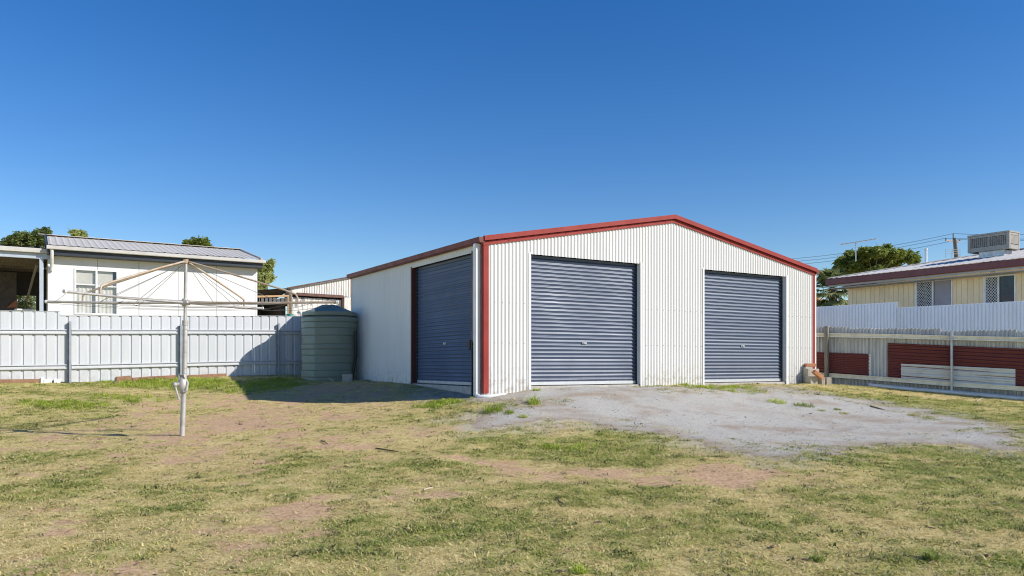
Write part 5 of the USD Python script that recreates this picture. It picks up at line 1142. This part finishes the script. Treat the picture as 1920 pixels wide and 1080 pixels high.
# single grass clumps that stand out on the gravel and lawn
def clump(u, v, wpx, hpx, m, label, seed, flat=1.0):
    rng = np.random.default_rng(seed); x, y = gxy(u, v); zz = float(gz(x, y)); r = wpx / FOC * y / 2; h = hpx / FOC * y
    mb = MB(); n = int(60 + 420 * r)
    a = rng.uniform(0, 2 * np.pi, n); rr = r * np.sqrt(rng.uniform(0, 1, n)) * 0.8
    blades(rng, n, r * 0.75, h, 0.008, 0.9, mb)
    single_v = np.vstack(mb.v) + [x, y, 0]; single_v[:, 2] += gz(single_v[:, 0], single_v[:, 1])
    o = MB().add(single_v, np.vstack(mb.f)); return single(o, 'grass_clump', M[m], label, 'grass')
clump(925, 772, 45, 16, 'grass_lush', 'bright green grass clump near the corner of the shed gravel', 1)
clump(955, 776, 24, 9, 'grass_lush', 'smaller grass clump just right of the corner clump', 2)
clump(1001, 757, 34, 17, 'grass_lush', 'tall grass clump on the gravel in front of the left roller door', 3)
clump(981, 783, 26, 8, 'grass_green', 'low flat grass clump at the lawn edge of the gravel', 4)
clump(1006, 733, 18, 7, 'grass_lush', 'tiny grass tuft at the left jamb of the first front roller door', 5)
clump(1457, 755, 46, 9, 'grass_lush', 'flat grass clump on the gravel in front of the right roller door', 6)
clump(1508, 762, 52, 9, 'grass_green', 'dark green grass clump on the gravel, largest of the right-hand ones', 7)
clump(1541, 771, 18, 5, 'grass_green', 'very small grass clump right of the largest gravel clump', 8)
clump(1570, 769, 18, 5, 'grass_green', 'small grass clump on the gravel below the brick pile', 9)
clump(1583, 776, 24, 5, 'grass_olive', 'small flat olive clump on the gravel below the brick pile', 10)
clump(1712, 780, 22, 6, 'grass_olive', 'small olive clump on the gravel before the long red sheet', 11)
clump(1085, 1072, 38, 14, 'grass_lush', 'yellow-green clump at the bottom edge in the middle of the lawn', 12)
clump(1530, 1052, 38, 14, 'grass_green', 'dark green clump in the straw at the bottom right', 13)
clump(1745, 1050, 36, 22, 'grass_green', 'tall spiky clump in the dry grass at the bottom right', 14)
clump(862, 733, 24, 6, 'grass_dry', 'dry weed at the foot of the side roller door', 15)
# twigs, leaves and stones lying about
def lying(u0, v0, u1, v1, r, m, lab):
    a, b_ = np.array(gxy(u0, v0)), np.array(gxy(u1, v1)); rng = np.random.default_rng(int(u0 + v0)); ps = []
    for t in np.linspace(0, 1, 5):
        q = a * (1 - t) + b_ * t + rng.normal(0, 0.008, 2); ps.append((*q, float(gz(*q)) + r * 0.8 + 0.012))
    single(MB().tube(ps, [r * 1.1, r, r, r * 0.8, r * 0.5], 6), 'twig', M[m], lab, 'twig', smooth=40)
lying(705, 843, 746, 850, 0.008, 'twig', 'long dark twig lying on the straw in the middle of the lawn')
lying(603, 828, 614, 835, 0.007, 'twig', 'short dark twig on the lawn left of the long one')
lying(792, 923, 812, 917, 0.010, 'twig_pale', 'pale stick lying on bare soil in the lawn')
lying(1043, 937, 1058, 950, 0.007, 'twig', 'dark twig on bare soil before the gravel')
lying(1633, 764, 1660, 770, 0.012, 'twig', 'brown stick on the gravel before the right fence')
lying(1831, 753, 1843, 748, 0.012, 'twig_pale', 'pale stick poking up from the grass by the white pipe')
lit = UsdGeom.PointInstancer.Define(stage, path_for('leaf_litter')); tag(lit.GetPrim(), 'scattered dead leaves and dark stones on the gravel and lawn', 'litter', kind='stuff')
lr = np.random.default_rng(8)
def chip(name, m, sc, seed):
    s = trimesh.creation.icosphere(1, 1.0); r = np.random.default_rng(seed); s.vertices *= (1 + r.normal(0, 0.18, (len(s.vertices), 1))); s.apply_scale(sc); p = f'{lit.GetPath()}/{name}'; usdkit.mesh(stage, p, s, m, smooth=40); return p
M['stone'] = mk('stone', (0.46, 0.45, 0.43), (0.38, 0.37, 0.355), 30, 4, 0.9, vary=0.3)
ps_ = [chip('stone', M['stone'], (0.012, 0.010, 0.008), 1), chip('stone_001', M['stone'], (0.009, 0.012, 0.007), 2), chip('dead_leaf', M['twig'], (0.016, 0.008, 0.003), 3), chip('dead_leaf_001', M['sleeper'], (0.014, 0.007, 0.003), 4), chip('pale_leaf', M['twig_pale'], (0.014, 0.006, 0.003), 5)]
lit.CreatePrototypesRel().SetTargets([Sdf.Path(p) for p in ps_])
n = 26000; y = lr.uniform(4, 19, n); x = lr.uniform(-0.75, 0.75, n) * y; sdl = gravel_sd(x, y); _, bl, _ = lawn(x, y); r = lr.random(n)
tt, ss = (np.stack([x, y], 1) - P0) @ E1, (np.stack([x, y], 1) - P0) @ E2
ok = ~((tt > -0.05) & (tt < WID + 0.05) & (ss > -0.05)) & ((np.stack([x, y], 1) - RF.q) @ RF.n > 0.3) & ((np.stack([x, y], 1) - LF.q) @ LF.n > 0.1)
stone = (sdl > -0.05) & (r < 0.9); leafy = (sdl > -0.3) & (r > 0.996) | (sdl <= -0.05) & (r > 0.965)
k = ok & (stone | leafy); ix = np.where(stone, lr.integers(0, 2, n), lr.integers(2, 5, n))[k]
lit.CreateProtoIndicesAttr(Vt.IntArray.FromNumpy(ix.astype(np.int32)))
lit.CreatePositionsAttr(Vt.Vec3fArray.FromNumpy(np.stack([x[k], y[k], gz(x[k], y[k]) + np.where(ix < 2, 0.008, 0.016)], 1).astype(np.float32)))
lit.CreateOrientationsAttr(Vt.QuathArray([Gf.Quath(float(math.cos(a / 2)), 0, 0, float(math.sin(a / 2))) for a in lr.uniform(0, 6.28, k.sum())]))
sc = lr.lognormal(-0.15, 0.4, k.sum()) * np.where(ix < 2, 0.6, 1.0); lit.CreateScalesAttr(Vt.Vec3fArray.FromNumpy(np.stack([sc] * 3, 1).astype(np.float32)))
